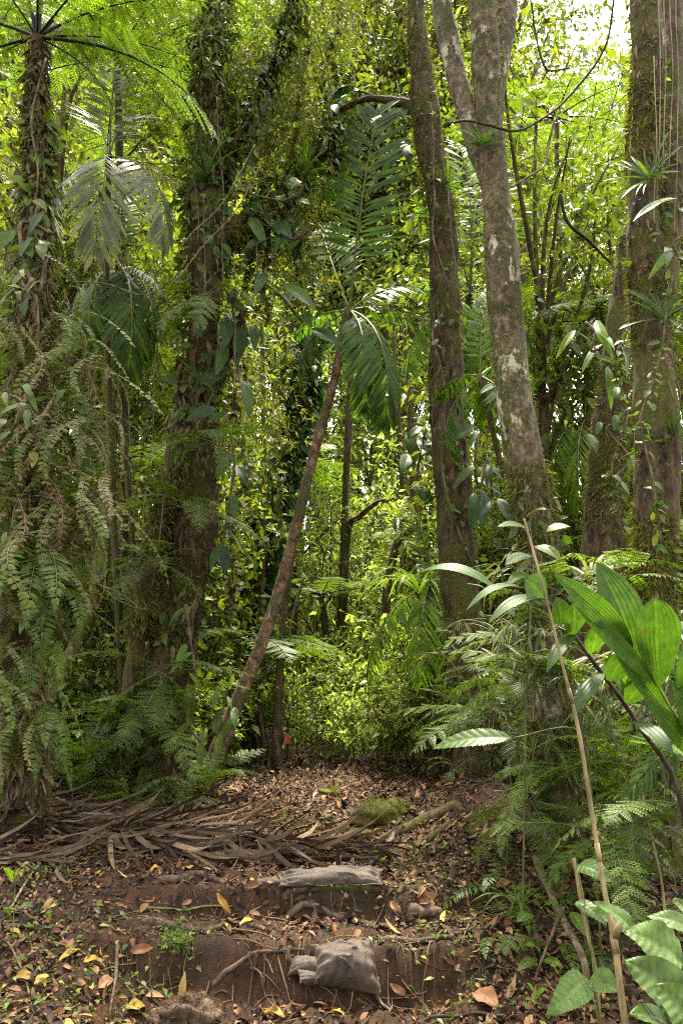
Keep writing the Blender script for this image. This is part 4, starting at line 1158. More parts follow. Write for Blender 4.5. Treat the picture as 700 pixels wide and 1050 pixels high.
big_climber('dark long-leaved climber hanging from the bough right of the double-stemmed trunk', [(262, 225, 7.4), (280, 235, 7.4), (300, 245, 7.4), (318, 235, 7.5), (270, 280, 7.3), (290, 305, 7.3), (310, 330, 7.3)], 'darkleaf', .48, .26)
big_climber('dark climber draped on the double-stemmed trunk near its fork', [(240, 330, 7.2), (232, 360, 7.2), (245, 390, 7.2), (238, 300, 7.2), (255, 345, 7.3)], 'darkleaf', .4, .28)
big_climber('glossy climber at mid height on the double-stemmed trunk, right side', [(232, 425, 7.15), (240, 470, 7.15), (236, 510, 7.15), (228, 560, 7.1)], 'darkleaf', .3, .36)
big_climber('pale round-leaved sprig hanging from the mossy bough', [(295, 190, 7.2), (310, 192, 7.2), (290, 205, 7.2), (243, 195, 7.2)], 'greyleaf', .13, .8)
big_climber('glossy climber on the vine-wound trunk, right side', [(490, 440, 7.3), (487, 480, 7.3), (492, 500, 7.3), (500, 470, 7.3), (505, 510, 7.3)], 'darkleaf', .34, .3)
big_climber('dark-leaved climber on the far trunk left of the vine-wound trunk', [(425, 450, 9.6), (430, 470, 9.6), (424, 500, 9.6), (436, 440, 9.6)], 'darkleaf', .36, .4)
big_climber('bright sprig of leaves on the double-stemmed trunk', [(198, 345, 7.0), (205, 335, 7.0), (195, 330, 7.0)], 'shrub', .13, .6)
big_climber('leafy climber low on the double-stemmed trunk', [(190, 620, 7.0), (196, 660, 7.0), (200, 700, 7.0), (192, 740, 7.0), (205, 760, 6.95)], 'fern', .24, .26)
big_climber('soft-leaved climber round the base of the leaning palm', [(235, 700, 7.3), (228, 730, 7.3), (222, 755, 7.25), (240, 740, 7.25), (215, 780, 7.2)], 'fern', .24, .3)
big_climber('long drooping leaves hanging on the lesser mossy trunk at right', [(612, 340, 6.4), (606, 360, 6.4), (620, 350, 6.4), (600, 330, 6.5)], 'palm_y', .42, .16)
big_climber('leafy climber on the blackish leaning trunk', [(630, 400, 6.3), (640, 430, 6.3), (622, 440, 6.3), (645, 470, 6.3), (630, 490, 6.3)], 'fern', .18, .4)
big_climber('strap-leaved climber at the right edge beside the mossy trunk', [(694, 210, 4.8), (698, 240, 4.8), (690, 250, 4.8), (700, 270, 4.8)], 'palm_y', .4, .16)
big_climber('bamboo-like sprig at the left edge beside the hanging ferns', [(15, 275, 5.2), (22, 290, 5.2), (28, 300, 5.2), (18, 310, 5.2), (34, 285, 5.2)], 'shrub', .2, .2, down=.2)
big_climber('pale drooping sprig at the left edge below the bamboo-like sprig', [(10, 405, 5.1), (25, 415, 5.1), (16, 435, 5.1), (30, 400, 5.1)], 'fern', .24, .22, down=.3)

big_climber('dark leafy climber hanging from the bough left of the vine-wound trunk', [(335, 112, 8.3), (350, 100, 8.3), (365, 92, 8.3), (408, 112, 8.1), (418, 150, 8.1)], 'palm', .5, .24)

big_climber('broad dark-leaved climber on the tree fern trunk below its crown', [(40, 210, 5.6), (30, 250, 5.6), (46, 270, 5.6), (36, 300, 5.55), (20, 230, 5.6), (55, 240, 5.7)], 'fern', .22, .4)
big_climber('leafy climber among the hanging ferns of the tree fern', [(60, 400, 5.5), (35, 450, 5.4), (75, 480, 5.5), (20, 560, 5.4), (50, 620, 5.4), (70, 660, 5.5)], 'shrub', .16, .34)

# rosettes perched on trunks
RO = Geo()
for k in range(26):
    a = k * 2.4; e = .25 + .9 * rng.random()
    d = A(math.cos(a) * math.cos(e), math.sin(a) * math.cos(e), math.sin(e))
    inst(RO, STRAP, np.zeros((1, 3)), d[None], A(0, 0, 1)[None] + .01, np.array([[.30, .34, .34]]) * (.7 + .5 * rng.random()), rng.random())
ROM = mesh('bromeliad', RO, M['palm'])
for px, py, d, s, lab in ((495, 150, 5.3, .7, 'spiky rosette perched on the pale trunk'), (668, 185, 4.95, .9, 'spiky rosette on the mossy right trunk, upper'), (680, 330, 4.85, .8, 'spiky rosette on the mossy right trunk, lower'), (455, 190, 7.5, .7, 'spiky rosette at the fork of the vine-wound trunk'),
                          (212, 180, 7.2, 1.1, 'spiky rosette high on the double-stemmed trunk'), (205, 395, 7.1, .8, 'spiky rosette midway up the double-stemmed trunk'), (690, 455, 4.9, .8, 'spiky rosette beside the mossy right trunk'), (310, 180, 7.6, .9, 'spiky rosette on the mossy bough')):
    thing('bromeliad', lab, 'plant', P(px, py, d), 'rosettes perched on trunks', ROM, (RND.uniform(.2, .9), 0, RND.random() * 6), s)


# ------------------------------------------------------------------ vines
def vine(label, pts, r, mat='vine', leaves=0, lm='fern', ls=.08, name='vine', wig=.0):
    c = np.array([P(*p) for p in pts]); off = c[0]
    path = catmull(c, max(24, len(pts) * 10))
    if wig: path = path + np.stack([fbm(path, 4, 60 + k, 2) for k in range(3)], -1) * wig
    o = thing(name, label, 'vine', off, hint=path[len(path) // 2])
    part(o, 'stem', mesh('stem', tube(Geo(), path, r, 6, .2, 12), M[mat], off=off))
    if leaves:
        g = Geo(); ix = rng.integers(0, len(path), leaves)
        inst(g, LEAF3, path[ix] + rng.normal(size=(leaves, 3)) * .015, rdir(leaves) + A(0, -.3, -.5), rdir(leaves) * .5 + A(0, -.6, .6), ls * (.6 + .7 * rng.random(leaves)), rng.random(leaves))
        part(o, 'leaves', mesh('leaves', g, M[lm], off=off))
    return o


vine('dark liana sweeping in an arc right of the pale trunk', [(462, 128, 5.3), (480, 127, 5.15), (500, 131, 5.1), (530, 134, 5.2), (556, 120, 5.3), (580, 100, 5.4), (605, 70, 5.5), (622, 35, 5.5), (632, -20, 5.6)], .009, 'vine_dark', wig=.02)
vine('pale vine twisting down the vine-wound trunk, front', [(445, 110, 7.4), (448, 190, 7.4), (444, 240, 7.35), (455, 300, 7.35), (446, 340, 7.35), (458, 400, 7.3), (462, 440, 7.3), (455, 480, 7.3), (464, 540, 7.3), (480, 580, 7.3)], .009, leaves=50, lm='greyleaf', wig=.06)
vine('second pale vine on the vine-wound trunk, right side', [(462, 180, 7.4), (464, 250, 7.4), (470, 330, 7.4), (474, 400, 7.35), (478, 470, 7.3), (482, 560, 7.3), (490, 660, 7.25), (494, 760, 7.2)], .008, leaves=30, lm='fern', wig=.05)
vine('leafy vine climbing the mossy right trunk', [(690, 280, 4.75), (680, 350, 4.7), (668, 400, 4.7), (655, 440, 4.7), (664, 500, 4.7), (676, 560, 4.7)], .007, leaves=60, lm='shrub', ls=.07, wig=.03)
vine('leafy vine climbing the blackish leaning trunk', [(645, 330, 6.3), (634, 380, 6.3), (640, 430, 6.3), (625, 480, 6.3), (630, 540, 6.3)], .007, leaves=80, lm='fern', ls=.08, wig=.04)
for i, (x, y0, y1, d) in enumerate(((676, -20, 215, 5.0), (681, -30, 190, 5.05), (688, -10, 175, 5.1), (694, -20, 240, 5.1), (672, 60, 230, 4.95))):
    vine('thin pale aerial root dangling beside the mossy right trunk', [(x, y0, d), (x + 2, (y0 + y1) / 2, d), (x - 2, y1, d)], .0035, 'rachis_tan', wig=.02)
for i, (x0, y0, x1, y1, d) in enumerate(((182, 260, 262, 148, 6.9), (178, 290, 268, 170, 6.9), (207, 200, 207, 330, 7.0), (196, 180, 203, 250, 7.0), (222, 100, 228, 320, 7.0), (240, 260, 236, 420, 7.0), (262, 250, 258, 330, 7.2), (278, 235, 276, 340, 7.2), (160, 350, 140, 640, 6.9), (176, 420, 158, 610, 6.9))):
    vine('wiry vine strung across the dark double-stemmed trunk' if i < 2 else 'thin hanging vine in front of the dark double-stemmed trunk', [(x0, y0, d), ((x0 + x1) / 2 + 3, (y0 + y1) / 2 + 5, d), (x1, y1, d)], .005, 'rachis_tan' if i < 2 else 'vine', wig=.03)
vine('twisting vine hanging on the tree fern trunk', [(44, 60, 5.8), (36, 120, 5.75), (40, 180, 5.7), (30, 260, 5.65), (38, 330, 5.6), (30, 390, 5.5)], .008, wig=.04)
vine('looping twig vine left of the double-stemmed trunk', [(68, 285, 6.9), (110, 288, 6.9), (150, 300, 6.9), (178, 285, 6.9), (190, 270, 6.95)], .007, 'vine', wig=.03)
for px, d, y0, y1, lf in ((565, 8.0, 180, 260, 0), (542, 7.5, 200, 160, 0)):
    pass
vine('crooked bare branch right of the pale trunk', [(575, 200, 7), (585, 232, 7), (608, 250, 7.1), (628, 268, 7.2)], .014, 'vine_dark', wig=.04, name='hanging_branch')
vine('forked mossy branch in the canopy right of the pale trunk', [(520, 190, 7.5), (545, 175, 7.6), (560, 160, 7.7), (572, 120, 7.8)], .012, 'vine', wig=.05, name='hanging_branch')
vine('thin bare branch crossing the canopy near the upper right', [(548, 0, 7), (556, 30, 7), (562, 70, 7), (590, 60, 7.2)], .011, 'vine_dark', wig=.06, name='hanging_branch')
for px, y0, y1, d, lab in ((272, 60, 330, 7.6, 'leafy curtain vine hanging left of centre'), (300, 20, 300, 7.7, 'leafy curtain vine below the mossy bough'), (318, 60, 320, 7.9, 'leafy curtain vine beside the dark upright frond'), (250, 120, 420, 7.5, 'leafy curtain vine right of the double-stemmed trunk'), (345, -20, 90, 8.2, 'leafy curtain vine above the dark palm frond'),
                           (240, 380, 640, 7.6, 'leafy curtain vine low beside the double-stemmed trunk'), (290, 330, 560, 8.6, 'leafy curtain vine behind the leaning palm'), (395, 0, 210, 8.4, 'leafy curtain vine left of the vine-wound trunk'), (150, 300, 560, 8.0, 'leafy curtain vine left of the double-stemmed trunk'), (120, 480, 720, 7.6, 'leafy curtain vine behind the fern curtain')):
    vine(lab, [(px, y0, d), (px + 4, (y0 * 2 + y1) / 3, d), (px - 3, (y0 + 2 * y1) / 3, d), (px + 2, y1, d)], .005, 'vine', 260, 'canopy_d' if px < 340 else 'canopy_g', .085, wig=.12)


# ------------------------------------------------------------------ foreground plants at right
def leaf_plant(name, label, cat, basepx, leaves, mat, stalks=(), pleat=0, stalkmat='rachis', **kw):
    b = P(*basepx); b[2] = g1(b[0], b[1])
    root = thing(name, label, cat, b, hint=P(*leaves[0][1]))
    g = Geo()
    for rows, r in stalks:
        tube(g, catmull([b + A(0, 0, -.03) if s is None else P(*s) for s in rows], 24), np.linspace(r, r * .45, 24), 7, .05)
    if stalks: part(root, 'stalk', mesh('stalk', g, M[stalkmat], off=b))
    for bs, tp, w, rest in [(l[0], l[1], l[2], l[3] if len(l) > 3 else {}) for l in leaves]:
        B, T = P(*bs), P(*tp)
        k = dict(up=(0, -.6, 1), pleat=pleat); k.update(kw); k.update(rest)
        if mat == 'greyleaf': k.update(ns=48, lat=.013, nw=13)
        V, Fq = blade(B, T, wid(w, (B + T) / 2), **k)
        nw_ = k.get('nw', 9); ns_l = k.get('ns', 14)
        uu = np.tile(np.abs(np.linspace(-1, 1, nw_)), ns_l); tt = np.repeat(np.arange(ns_l), nw_)
        R_ = np.clip(.2 + .35 * rng.random() + (.5 * (uu < .07)) + .12 * rng.normal(size=len(uu)) + (.16 * np.sin(2 * PI * (9 * tt / ns_l - 1.2 * uu)) if k.get('lat') else 0), 0, 1)
        part(root, 'leaf', mesh('leaf', Geo().add(V, Fq, R_), M[mat], off=b))
    return root


FC = (0.15, -1, .25)
leaf_plant('pleated_leaf_plant', 'large plant with broad bright pleated leaves at the right edge', 'plant', (735, 900, 3.5),
           [((650, 668, 3.5), (568, 588, 3.4), 26, dict(up=(-.5, -1, .5), sag=.12)), ((655, 685, 3.5), (612, 576, 3.5), 50, dict(up=(.3, -1, .3), sag=.06)),
            ((676, 706, 3.45), (672, 614, 3.4), 50, dict(up=(.1, -1, .2), sag=-.02, peak=.6, round_=.6)), ((674, 704, 3.45), (590, 622, 3.4), 18, dict(up=(-.5, -1, .6), sag=.05)),
            ((705, 742, 3.4), (712, 640, 3.3), 52, dict(up=FC)), ((690, 740, 3.5), (630, 668, 3.5), 22, dict(up=(-.4, -1, .6))), ((715, 770, 3.4), (690, 700, 3.3), 34, dict(up=FC)), ((712, 780, 3.4), (660, 716, 3.3), 22, dict(up=(-.4, -1, .6)))],
           'bigleaf', stalks=[((None, (722, 800, 3.5), (690, 735, 3.5), (655, 685, 3.5), (625, 640, 3.5)), .012), ((None, (716, 800, 3.45), (676, 706, 3.45)), .009)], pleat=9, peak=.5, ns=20, nw=41, fold=.12)
leaf_plant('pleated_leaf_plant', 'arching dark-stalked plant with small blunt leaves, below the broad pleated leaves', 'plant', (720, 930, 3.7),
           [((508, 604, 3.75), (424, 590, 3.9), 22, dict(up=(0, -.5, 1), sag=.18)), ((560, 620, 3.7), (538, 594, 3.6), 34, dict(up=FC, peak=.6)), ((585, 655, 3.7), (588, 618, 3.6), 26, dict(up=FC, peak=.6)), ((604, 672, 3.7), (612, 640, 3.6), 26, dict(up=FC, peak=.6)),
            ((622, 700, 3.7), (640, 668, 3.6), 30, dict(up=FC, peak=.6)), ((640, 722, 3.7), (662, 694, 3.6), 26, dict(up=FC, peak=.6)), ((575, 640, 3.7), (570, 612, 3.65), 22, dict(up=FC)), ((560, 615, 3.7), (500, 640, 3.5), 18, dict(up=(0, -.5, 1), sag=.15)),
            ((590, 650, 3.7), (560, 690, 3.5), 16, dict(up=(0, -.5, 1), sag=.12)), ((650, 740, 3.6), (690, 775, 3.4), 22, dict(up=(0, -.5, 1))), ((535, 602, 3.75), (478, 626, 3.6), 12, dict(up=(0, -.5, 1), sag=.16)), ((620, 690, 3.7), (585, 740, 3.5), 16, dict(up=(0, -.5, 1), sag=.12))],
           'palm', stalks=[((None, (700, 830, 3.7), (655, 745, 3.7), (605, 675, 3.7), (555, 612, 3.75), (505, 600, 3.8)), .014)], stalkmat='vine_dark', pleat=4, fold=.05, nw=17)
leaf_plant('broadleaf_herb', 'single pale serrated leaf held out level before the root mound', 'plant', (612, 900, 4.2), [((524, 757, 4.0), (443, 768, 4.1), 25, dict(up=(0, -.75, 1), sag=.07, serr=.12, peak=.4))], 'greyleaf', stalks=[((None, (605, 800, 4.2), (590, 748, 4.1), (524, 757, 4.0)), .006)])
leaf_plant('broadleaf_herb', 'herb with broad pale leaves in the bottom right corner', 'plant', (715, 1130, 2.7),
           [((655, 968, 2.75), (608, 925, 2.7), 26, {}), ((700, 990, 2.6), (640, 955, 2.6), 52, dict(up=(0, -.8, 1))), ((705, 1040, 2.5), (640, 985, 2.5), 56, dict(up=(-.1, -.9, 1))), ((720, 1070, 2.4), (672, 1010, 2.4), 60, dict(up=(0, -.9, 1))), ((720, 960, 2.7), (662, 940, 2.75), 26, {}), ((712, 950, 2.9), (690, 922, 2.9), 24, {}),
            ((690, 1060, 2.5), (645, 1040, 2.4), 34, {})], 'greyleaf', stalks=[((None, (700, 1040, 2.6), (700, 990, 2.6)), .008), ((None, (690, 1010, 2.7), (655, 968, 2.75)), .006), ((None, (722, 1000, 2.6), (720, 960, 2.7)), .006)], peak=.36, wave=.04, fold=.14, ns=20)
leaf_plant('broadleaf_herb', 'bright toothed-leaf herb left of the diagonal cane base', 'plant', (618, 1000, 3.3),
           [((602, 1004, 3.3), (560, 1042, 3.1), 32, dict(serr=.1, up=(.2, -1, .8))), ((606, 1002, 3.3), (634, 1018, 3.2), 28, dict(up=(-.2, -1, .8))), ((592, 888, 3.4), (628, 905, 3.3), 24, dict(up=(0, -.8, 1))), ((590, 925, 3.4), (622, 950, 3.3), 18, {}), ((612, 930, 3.3), (655, 968, 3.1), 27, dict(up=(0, -.8, 1)))], 'greyleaf',
           stalks=[((None, (604, 960, 3.35), (592, 888, 3.4)), .005), ((None, (606, 1002, 3.3)), .004)], peak=.38, fold=.14, wave=.03)
leaf_plant('broadleaf_herb', 'bright yellow-green seedling beside the lowest step', 'plant', (548, 1035, 3.5), [((548, 1028, 3.5), (540, 1008, 3.45), 9, {}), ((548, 1028, 3.5), (560, 1014, 3.45), 9, {}), ((548, 1030, 3.5), (538, 1026, 3.4), 7, {})], 'palm_y', stalks=[((None, (548, 1028, 3.5)), .003)])
leaf_plant('broadleaf_herb', 'small leafy herb with rounded leaves at the foot of the pale trunk', 'plant', (556, 990, 4.2), [((545, 938, 4.2), (530, 946, 4.1), 13, {}), ((555, 932, 4.2), (572, 926, 4.1), 13, {}), ((550, 985, 4.1), (530, 996, 4.0), 11, {}), ((556, 985, 4.1), (576, 992, 4.0), 12, {}), ((552, 975, 4.1), (540, 970, 4.0), 10, {}), ((585, 935, 4.1), (600, 960, 4.0), 15, {})], 'shrub',
           stalks=[((None, (550, 960, 4.2), (545, 938, 4.2)), .004), ((None, (556, 985, 4.1)), .003)])
leaf_plant('broadleaf_herb', 'grey-leaved herb with rounded leaves where the cane tip rises', 'plant', (530, 820, 4.4), [((545, 545, 4.4), (510, 540, 4.3), 18, {}), ((545, 570, 4.4), (518, 580, 4.3), 18, {}), ((548, 560, 4.4), (575, 575, 4.3), 18, {}), ((540, 530, 4.4), (560, 522, 4.3), 14, {}), ((545, 590, 4.4), (520, 600, 4.2), 16, {}), ((560, 545, 4.4), (585, 540, 4.4), 15, {})], 'fern',
           stalks=[((None, (540, 700, 4.4), (546, 590, 4.4), (543, 532, 4.4)), .006)], peak=.42)
leaf_plant('broadleaf_herb', 'small toothed herb at the left edge beside the dead fronds', 'plant', (14, 950, 4.2), [((16, 900, 4.3), (30, 885, 4.2), 12, {}), ((12, 905, 4.3), (4, 890, 4.2), 10, {}), ((16, 935, 4.2), (34, 930, 4.1), 11, {}), ((10, 940, 4.2), (0, 930, 4.1), 9, {})], 'shrub', stalks=[((None, (16, 900, 4.3)), .003)])

def strap_plant(label, px, py, d, n, L, w, mat='palm_y'):
    b = P(px, py, d)
    root = thing('strap_leaved_plant', label, 'plant', b)
    for k in range(n):
        a = k / n * 2 * PI + rng.normal() * .3; e = .35 + .7 * rng.random(); ll = L * (.6 + .6 * rng.random())
        d_ = A(math.cos(a) * math.cos(e), math.sin(a) * math.cos(e), math.sin(e) * .55 - .1)
        V, Fq = blade(A(0, 0, 0), d_ * ll, w * (.7 + .6 * rng.random()), up=(0, -.15, 1), sag=.16 + .1 * rng.random(), peak=.4, round_=.6, pleat=2, ns=16, nw=7, fold=.12)
        V[:, 2] -= .25 * ll * (np.linalg.norm(V[:, :2], axis=1) / ll) ** 3
        part(root, 'leaf', mesh('leaf', Geo().add(V, Fq, rng.random()), M[mat]))
    return root


for px, py, d, n, L, w, mt, lab in ((640, 715, 4.2, 14, .55, .022, 'palm_y', 'strap-leaved plant arching under the pleated leaves'), (690, 705, 4.5, 14, .6, .024, 'palm', 'strap-leaved plant at the right edge beside the mossy trunk'), (580, 655, 4.8, 14, .55, .02, 'palm_y', 'strap-leaved plant on the pale trunk behind the cane'),
                                    (520, 665, 5.4, 12, .55, .02, 'bamboo', 'pale strap-leaved plant between the vine-wound and pale trunks'), (605, 600, 5.0, 12, .5, .02, 'bamboo', 'pale strap-leaved plant above the pleated leaves'), (430, 610, 8.2, 14, .8, .03, 'palm_y', 'strap-leaved plant left of the vine-wound trunk'),
                                    (530, 935, 4.5, 16, .36, .012, 'fern', 'grassy strap-leaved tuft below the root mound'), (660, 905, 4.2, 12, .45, .016, 'fern', 'grassy strap-leaved tuft at the foot of the mossy right trunk')):
    strap_plant(lab, px, py, d, n, L, w, mt)

# diagonal cane
cn = [P(*q) for q in ((537, 532, 3.3), (545, 560, 3.28), (560, 615, 3.25), (576, 680, 3.22), (592, 745, 3.18), (606, 830, 3.14), (618, 905, 3.1), (629, 962, 3.05), (640, 1045, 3.0), (652, 1120, 2.95))]
cb = cn[-1].copy(); cb[2] = g1(cb[0], cb[1])
cn.append(cb - A(0, 0, .15)); cn[-1][0] += .05
cp_ = catmull(cn, 80)
cr = np.interp(np.arange(80) / 79, [0, .3, .62, .68, .70, 1], [.004, .006, .009, .0098, .012, .0135])
cane = thing('dry_cane', 'tall tan dry cane slanting across the lower right', 'cane', cb, hint=cp_[30])
part(cane, 'stem', mesh('stem', tube(Geo(), cp_, cr, 10, .1, 14), M['cane'], off=cb))
for q in (28, 44, 56): part(cane, 'node', mesh('node', tube(Geo(), cp_[q - 1:q + 2], cr[q] * 1.2, 10, .1), M['cane'], off=cb))
ns_ = P(629, 962, 3.05); part(cane, 'stub', mesh('stub', tube(Geo(), [ns_, ns_ + A(.03, -.01, .06)], [.014, .012], 8), M['cane'], off=cb))
for lab, rows, r, m in (('thin leaning tan stick behind the cane base', ((588, 880, 3.9), (600, 950, 3.85), (612, 1000, 3.8)), .008, 'cane'), ('thick brown broken stick at the foot of the pale trunk', ((548, 880, 4.6), (570, 930, 4.3), (598, 985, 4.0)), .016, 'vine'),
                        ('thin stick leaning crosswise at the foot of the pale trunk', ((578, 930, 4.2), (565, 960, 4.2), (550, 1000, 4.1)), .006, 'vine'), ('pale slender stem right of the cane', ((655, 800, 4.0), (668, 860, 3.95), (680, 920, 3.9)), .007, 'cane')):
    c = np.array([P(*q) for q in rows])
    e = c[-1].copy(); e[2] = g1(e[0], e[1]) - .03
    o = thing('leaning_stick', lab, 'stick', c[-1], hint=c[1])
    part(o, 'stem', mesh('stem', tube(Geo(), catmull(np.vstack([c, e]), 20), r, 7, .2, 12), M[m], off=c[-1]))


# bamboo-like grass
def bamboo(label, px, py, d, n, H, sp, mat='bamboo', ls=.16):
    b = P(px, py, d)
    gs, gl = Geo(), Geo()
    for k in range(n):
        a = rng.random() * 2 * PI; h = H * (.7 + .5 * rng.random())
        dx = A(math.cos(a), math.sin(a), 0) * sp * (.4 + .8 * rng.random())
        pts = [A(0, 0, 0) + dx * .05, dx * .35 + A(0, 0, h * .55), dx * .8 + A(0, 0, h * .8), dx * 1.35 + A(0, 0, h * .62)]
        path = catmull(pts, 22)
        tube(gs, path, np.linspace(.0035, .0012, 22), 4, cap=False)
        m = 26
        ix = rng.integers(5, 22, m)
        inst(gl, leaf_tpl(.1, 1, .15, .3, .35), path[ix], rdir(m) * .7 + dx / sp * .7 + A(0, 0, -.35), A(0, 0, 1) + rdir(m) * .5, ls * (.6 + .7 * rng.random(m)), rng.random(m))
    o = thing('bamboo_clump', label, 'bamboo', b)
    part(o, 'culms', mesh('culms', gs, M['rachis_tan'])); part(o, 'leaves', mesh('leaves', gl, M[mat]))
    return o


for px, py, d, n, H, s, lab in ((530, 850, 5.0, 6, .8, .35, 'wispy bamboo grass arching over the root mound'), (605, 790, 4.6, 7, .8, .4, 'wispy bamboo grass behind the cane'), (545, 740, 4.7, 6, .7, .35, 'wispy bamboo grass on the pale trunk side'), (640, 820, 4.3, 6, .7, .35, 'wispy bamboo grass under the pleated leaves'),
                                (500, 770, 6.2, 6, 1.0, .4, 'wispy bamboo grass at the foot of the vine-wound trunk'), (570, 680, 5.0, 6, .9, .4, 'wispy bamboo grass high before the pale trunk'), (690, 790, 4.2, 6, .8, .35, 'wispy bamboo grass at the right edge')):
    p = P(px, py, d); gz = g1(p[0], p[1])
    bamboo(lab, px, py, d, n, H, s)

# ------------------------------------------------------------------ ground objects
def lay(pxs, lift=.0, n=30):
    c = np.array([hit(*q) for q in pxs])
    p = catmull(c, n)
    p[:, 2] = G(p[:, 0], p[:, 1]) + lift
    return p


def ground_tube(name, label, cat, pxs, w, mat, lift=.006, k=9, rough=.25, taper=.5, bury=1., side=()):
    p = lay(pxs, 0, 34)
    # settle smoothly over the bumps
    z = p[:, 2].copy()
    for _ in range(4): z[1:-1] = (z[:-2] + z[1:-1] * 2 + z[2:]) / 4
    rad = np.array([wid(w, q) / 2 for q in p]) * np.linspace(1, taper, 34)
    q_ = np.linspace(0, 1, 34)
    p[:, 2] = np.maximum(z, p[:, 2] - rad * .3) + lift + rad * .3 - bury * rad * (2.4 * ss(.16, 0, q_) + 2.0 * ss(.84, 1, q_))
    off = p[0]
    g = Geo(); tube(g, p, rad, k, rough, 10, int(rng.integers(50)))
    for i0, dx, dy, L in side:
        q = p[i0]; e = q + A(dx, dy, 0) * L; m_ = (q + e) / 2 + rng.normal(size=3) * .02
        pp = catmull([q, m_, e], 12); pp[:, 2] = np.maximum(G(pp[:, 0], pp[:, 1]) + .004, pp[:, 2] - .2 * L)
        tube(g, pp, np.linspace(rad[i0] * .5, .003, 12), 6, .2, 9)
    return thing(name, label, cat, off, data=mesh(name, g, M[mat], off=off), hint=p[17])


ground_tube('exposed_root', 'long grey root snaking along the top of the lowest step, left', 'root', [(130, 948), (165, 950), (200, 957), (235, 951), (262, 954), (300, 970)], 10, 'root', side=((12, .3, -.9, .2), (22, -.2, -1, .15)))
ground_tube('exposed_root', 'dark root lying across the middle of the steps', 'root', [(293, 935), (320, 938), (345, 943), (375, 950), (400, 962)], 9, 'root')
ground_tube('exposed_root', 'thin pale root crossing the earth face left of the sack', 'root', [(218, 1012), (240, 1000), (262, 986), (285, 981), (312, 979)], 6, 'root', side=((14, .4, -.8, .2), (20, .3, -1, .18)))
ground_tube('exposed_root', 'pale root edging the lowest step right of the sack', 'root', [(385, 968), (412, 968), (440, 967), (475, 962)], 9, 'root', side=((14, .1, -1, .2),))
ground_tube('exposed_root', 'root curving out beneath the dead fronds', 'root', [(148, 906), (180, 905), (205, 900), (222, 906), (240, 916)], 10, 'root')
ground_tube('exposed_root', 'thick mossy root running down the mound from the vine-wound trunk', 'root', [(480, 826), (455, 838), (425, 852), (400, 862), (382, 876)], 18, 'root_moss', taper=.6)
ground_tube('exposed_root', 'second mossy root at the top of the mound', 'root', [(470, 845), (445, 860), (420, 872), (395, 882)], 9, 'root_moss', taper=.5)
ground_tube('exposed_root', 'short stubby root end on the tread right of the sacks', 'root', [(418, 936), (435, 940), (455, 943)], 13, 'root', taper=.9)
ground_tube('step_log', 'mossy half-buried log edging the upper step', 'log', [(280, 917), (330, 915), (370, 913), (410, 915), (458, 919)], 9, 'bark_brown', lift=-.01, taper=.9)
ground_tube('exposed_root', 'thin dark root dangling down the earth face below the grey root', 'root', [(300, 972), (296, 990), (312, 1010), (322, 1028)], 5, 'root')
for lab, pts, w, m in (('pale forked stick lying at the left over the dead fronds', [(0, 868), (30, 866), (60, 862), (80, 862)], 4, 'cane'), ('thin tan stick slanting at the left edge', [(50, 872), (35, 898), (15, 930), (8, 938)], 4, 'cane'), ('thin green-grey stick lying across the left bank', [(140, 938), (190, 940), (240, 936)], 3, 'rachis'),
                       ('dark thin stick near the lower left corner', [(5, 965), (22, 1000), (30, 1025)], 3, 'vine'), ('grey stick beside the yellow leaves at bottom left', [(120, 970), (118, 1010), (112, 1045)], 4, 'vine'), ('brown stick at the bottom right of the path', [(430, 1048), (480, 1046), (540, 1050)], 4, 'vine_dark'),
                       ('slim stick under the sack', [(350, 1000), (385, 1030), (410, 1048)], 5, 'vine'), ('curved black dead stalk over the dead fronds', [(190, 846), (175, 834), (162, 828), (150, 832)], 3, 'vine_dark'), ('grey twig on the leaf-covered path', [(270, 862), (290, 850), (305, 838)], 3, 'vine')):
    ground_tube('fallen_stick', lab, 'stick', pts, w, m, lift=.02, k=6, taper=.6)

# dead palm fronds
DF = [frond_mesh('dead_palm_frond', (M['dead'], M['vine']), False, L=1.7, n=46, lmax=.74, wr=.031, arch=a, ang0=36, ang1=12, droop=.08, prof=prof_palm, bare=.08, rr=.016, seed=s, jit=.3, vee=.22, twist=.9, miss=.12, lft=_DLF, wjit=.55, wav=.8, power=1.) for s, a in ((31, .12), (32, .25), (33, -.1))]
for i, (x0, y0, x1, y1, lab, l) in enumerate((((-60), 872, 250, 878, 'lowest, spreading toward the path', .06), (-50, 845, 180, 852, 'upper one at the left edge', .14), (-30, 856, 150, 874, 'middle one crossing the pile', .12), (130, 868, 385, 888, 'pointing right across the path', .05),
                                            (-40, 828, 120, 842, 'topmost at the foot of the ferns', .16), (60, 862, 300, 892, 'fanning out in front', .08), (-80, 890, 110, 888, 'lying flat at the left edge', .05), (60, 834, 200, 858, 'below the dark double-stemmed trunk', .12), (190, 880, 395, 886, 'thin one reaching the sack roll', .03))):
    a, b = hit(max(x0, -60), y0), hit(x1, y1)
    a[2] += l; b[2] += .04 + l * .3
    d = b - a; L = np.linalg.norm(d)
    o = thing('dead_palm_frond', 'dead brown palm frond in the pile, ' + lab, 'palm frond', a, 'dead palm fronds heaped at left', None, (math.asin(d[2] / L), RND.uniform(-.5, .5), math.atan2(-d[0], d[1])), L / 1.7)
    part(o, 'leaflets', DF[i % 3][0]); part(o, 'rachis', DF[i % 3][1])


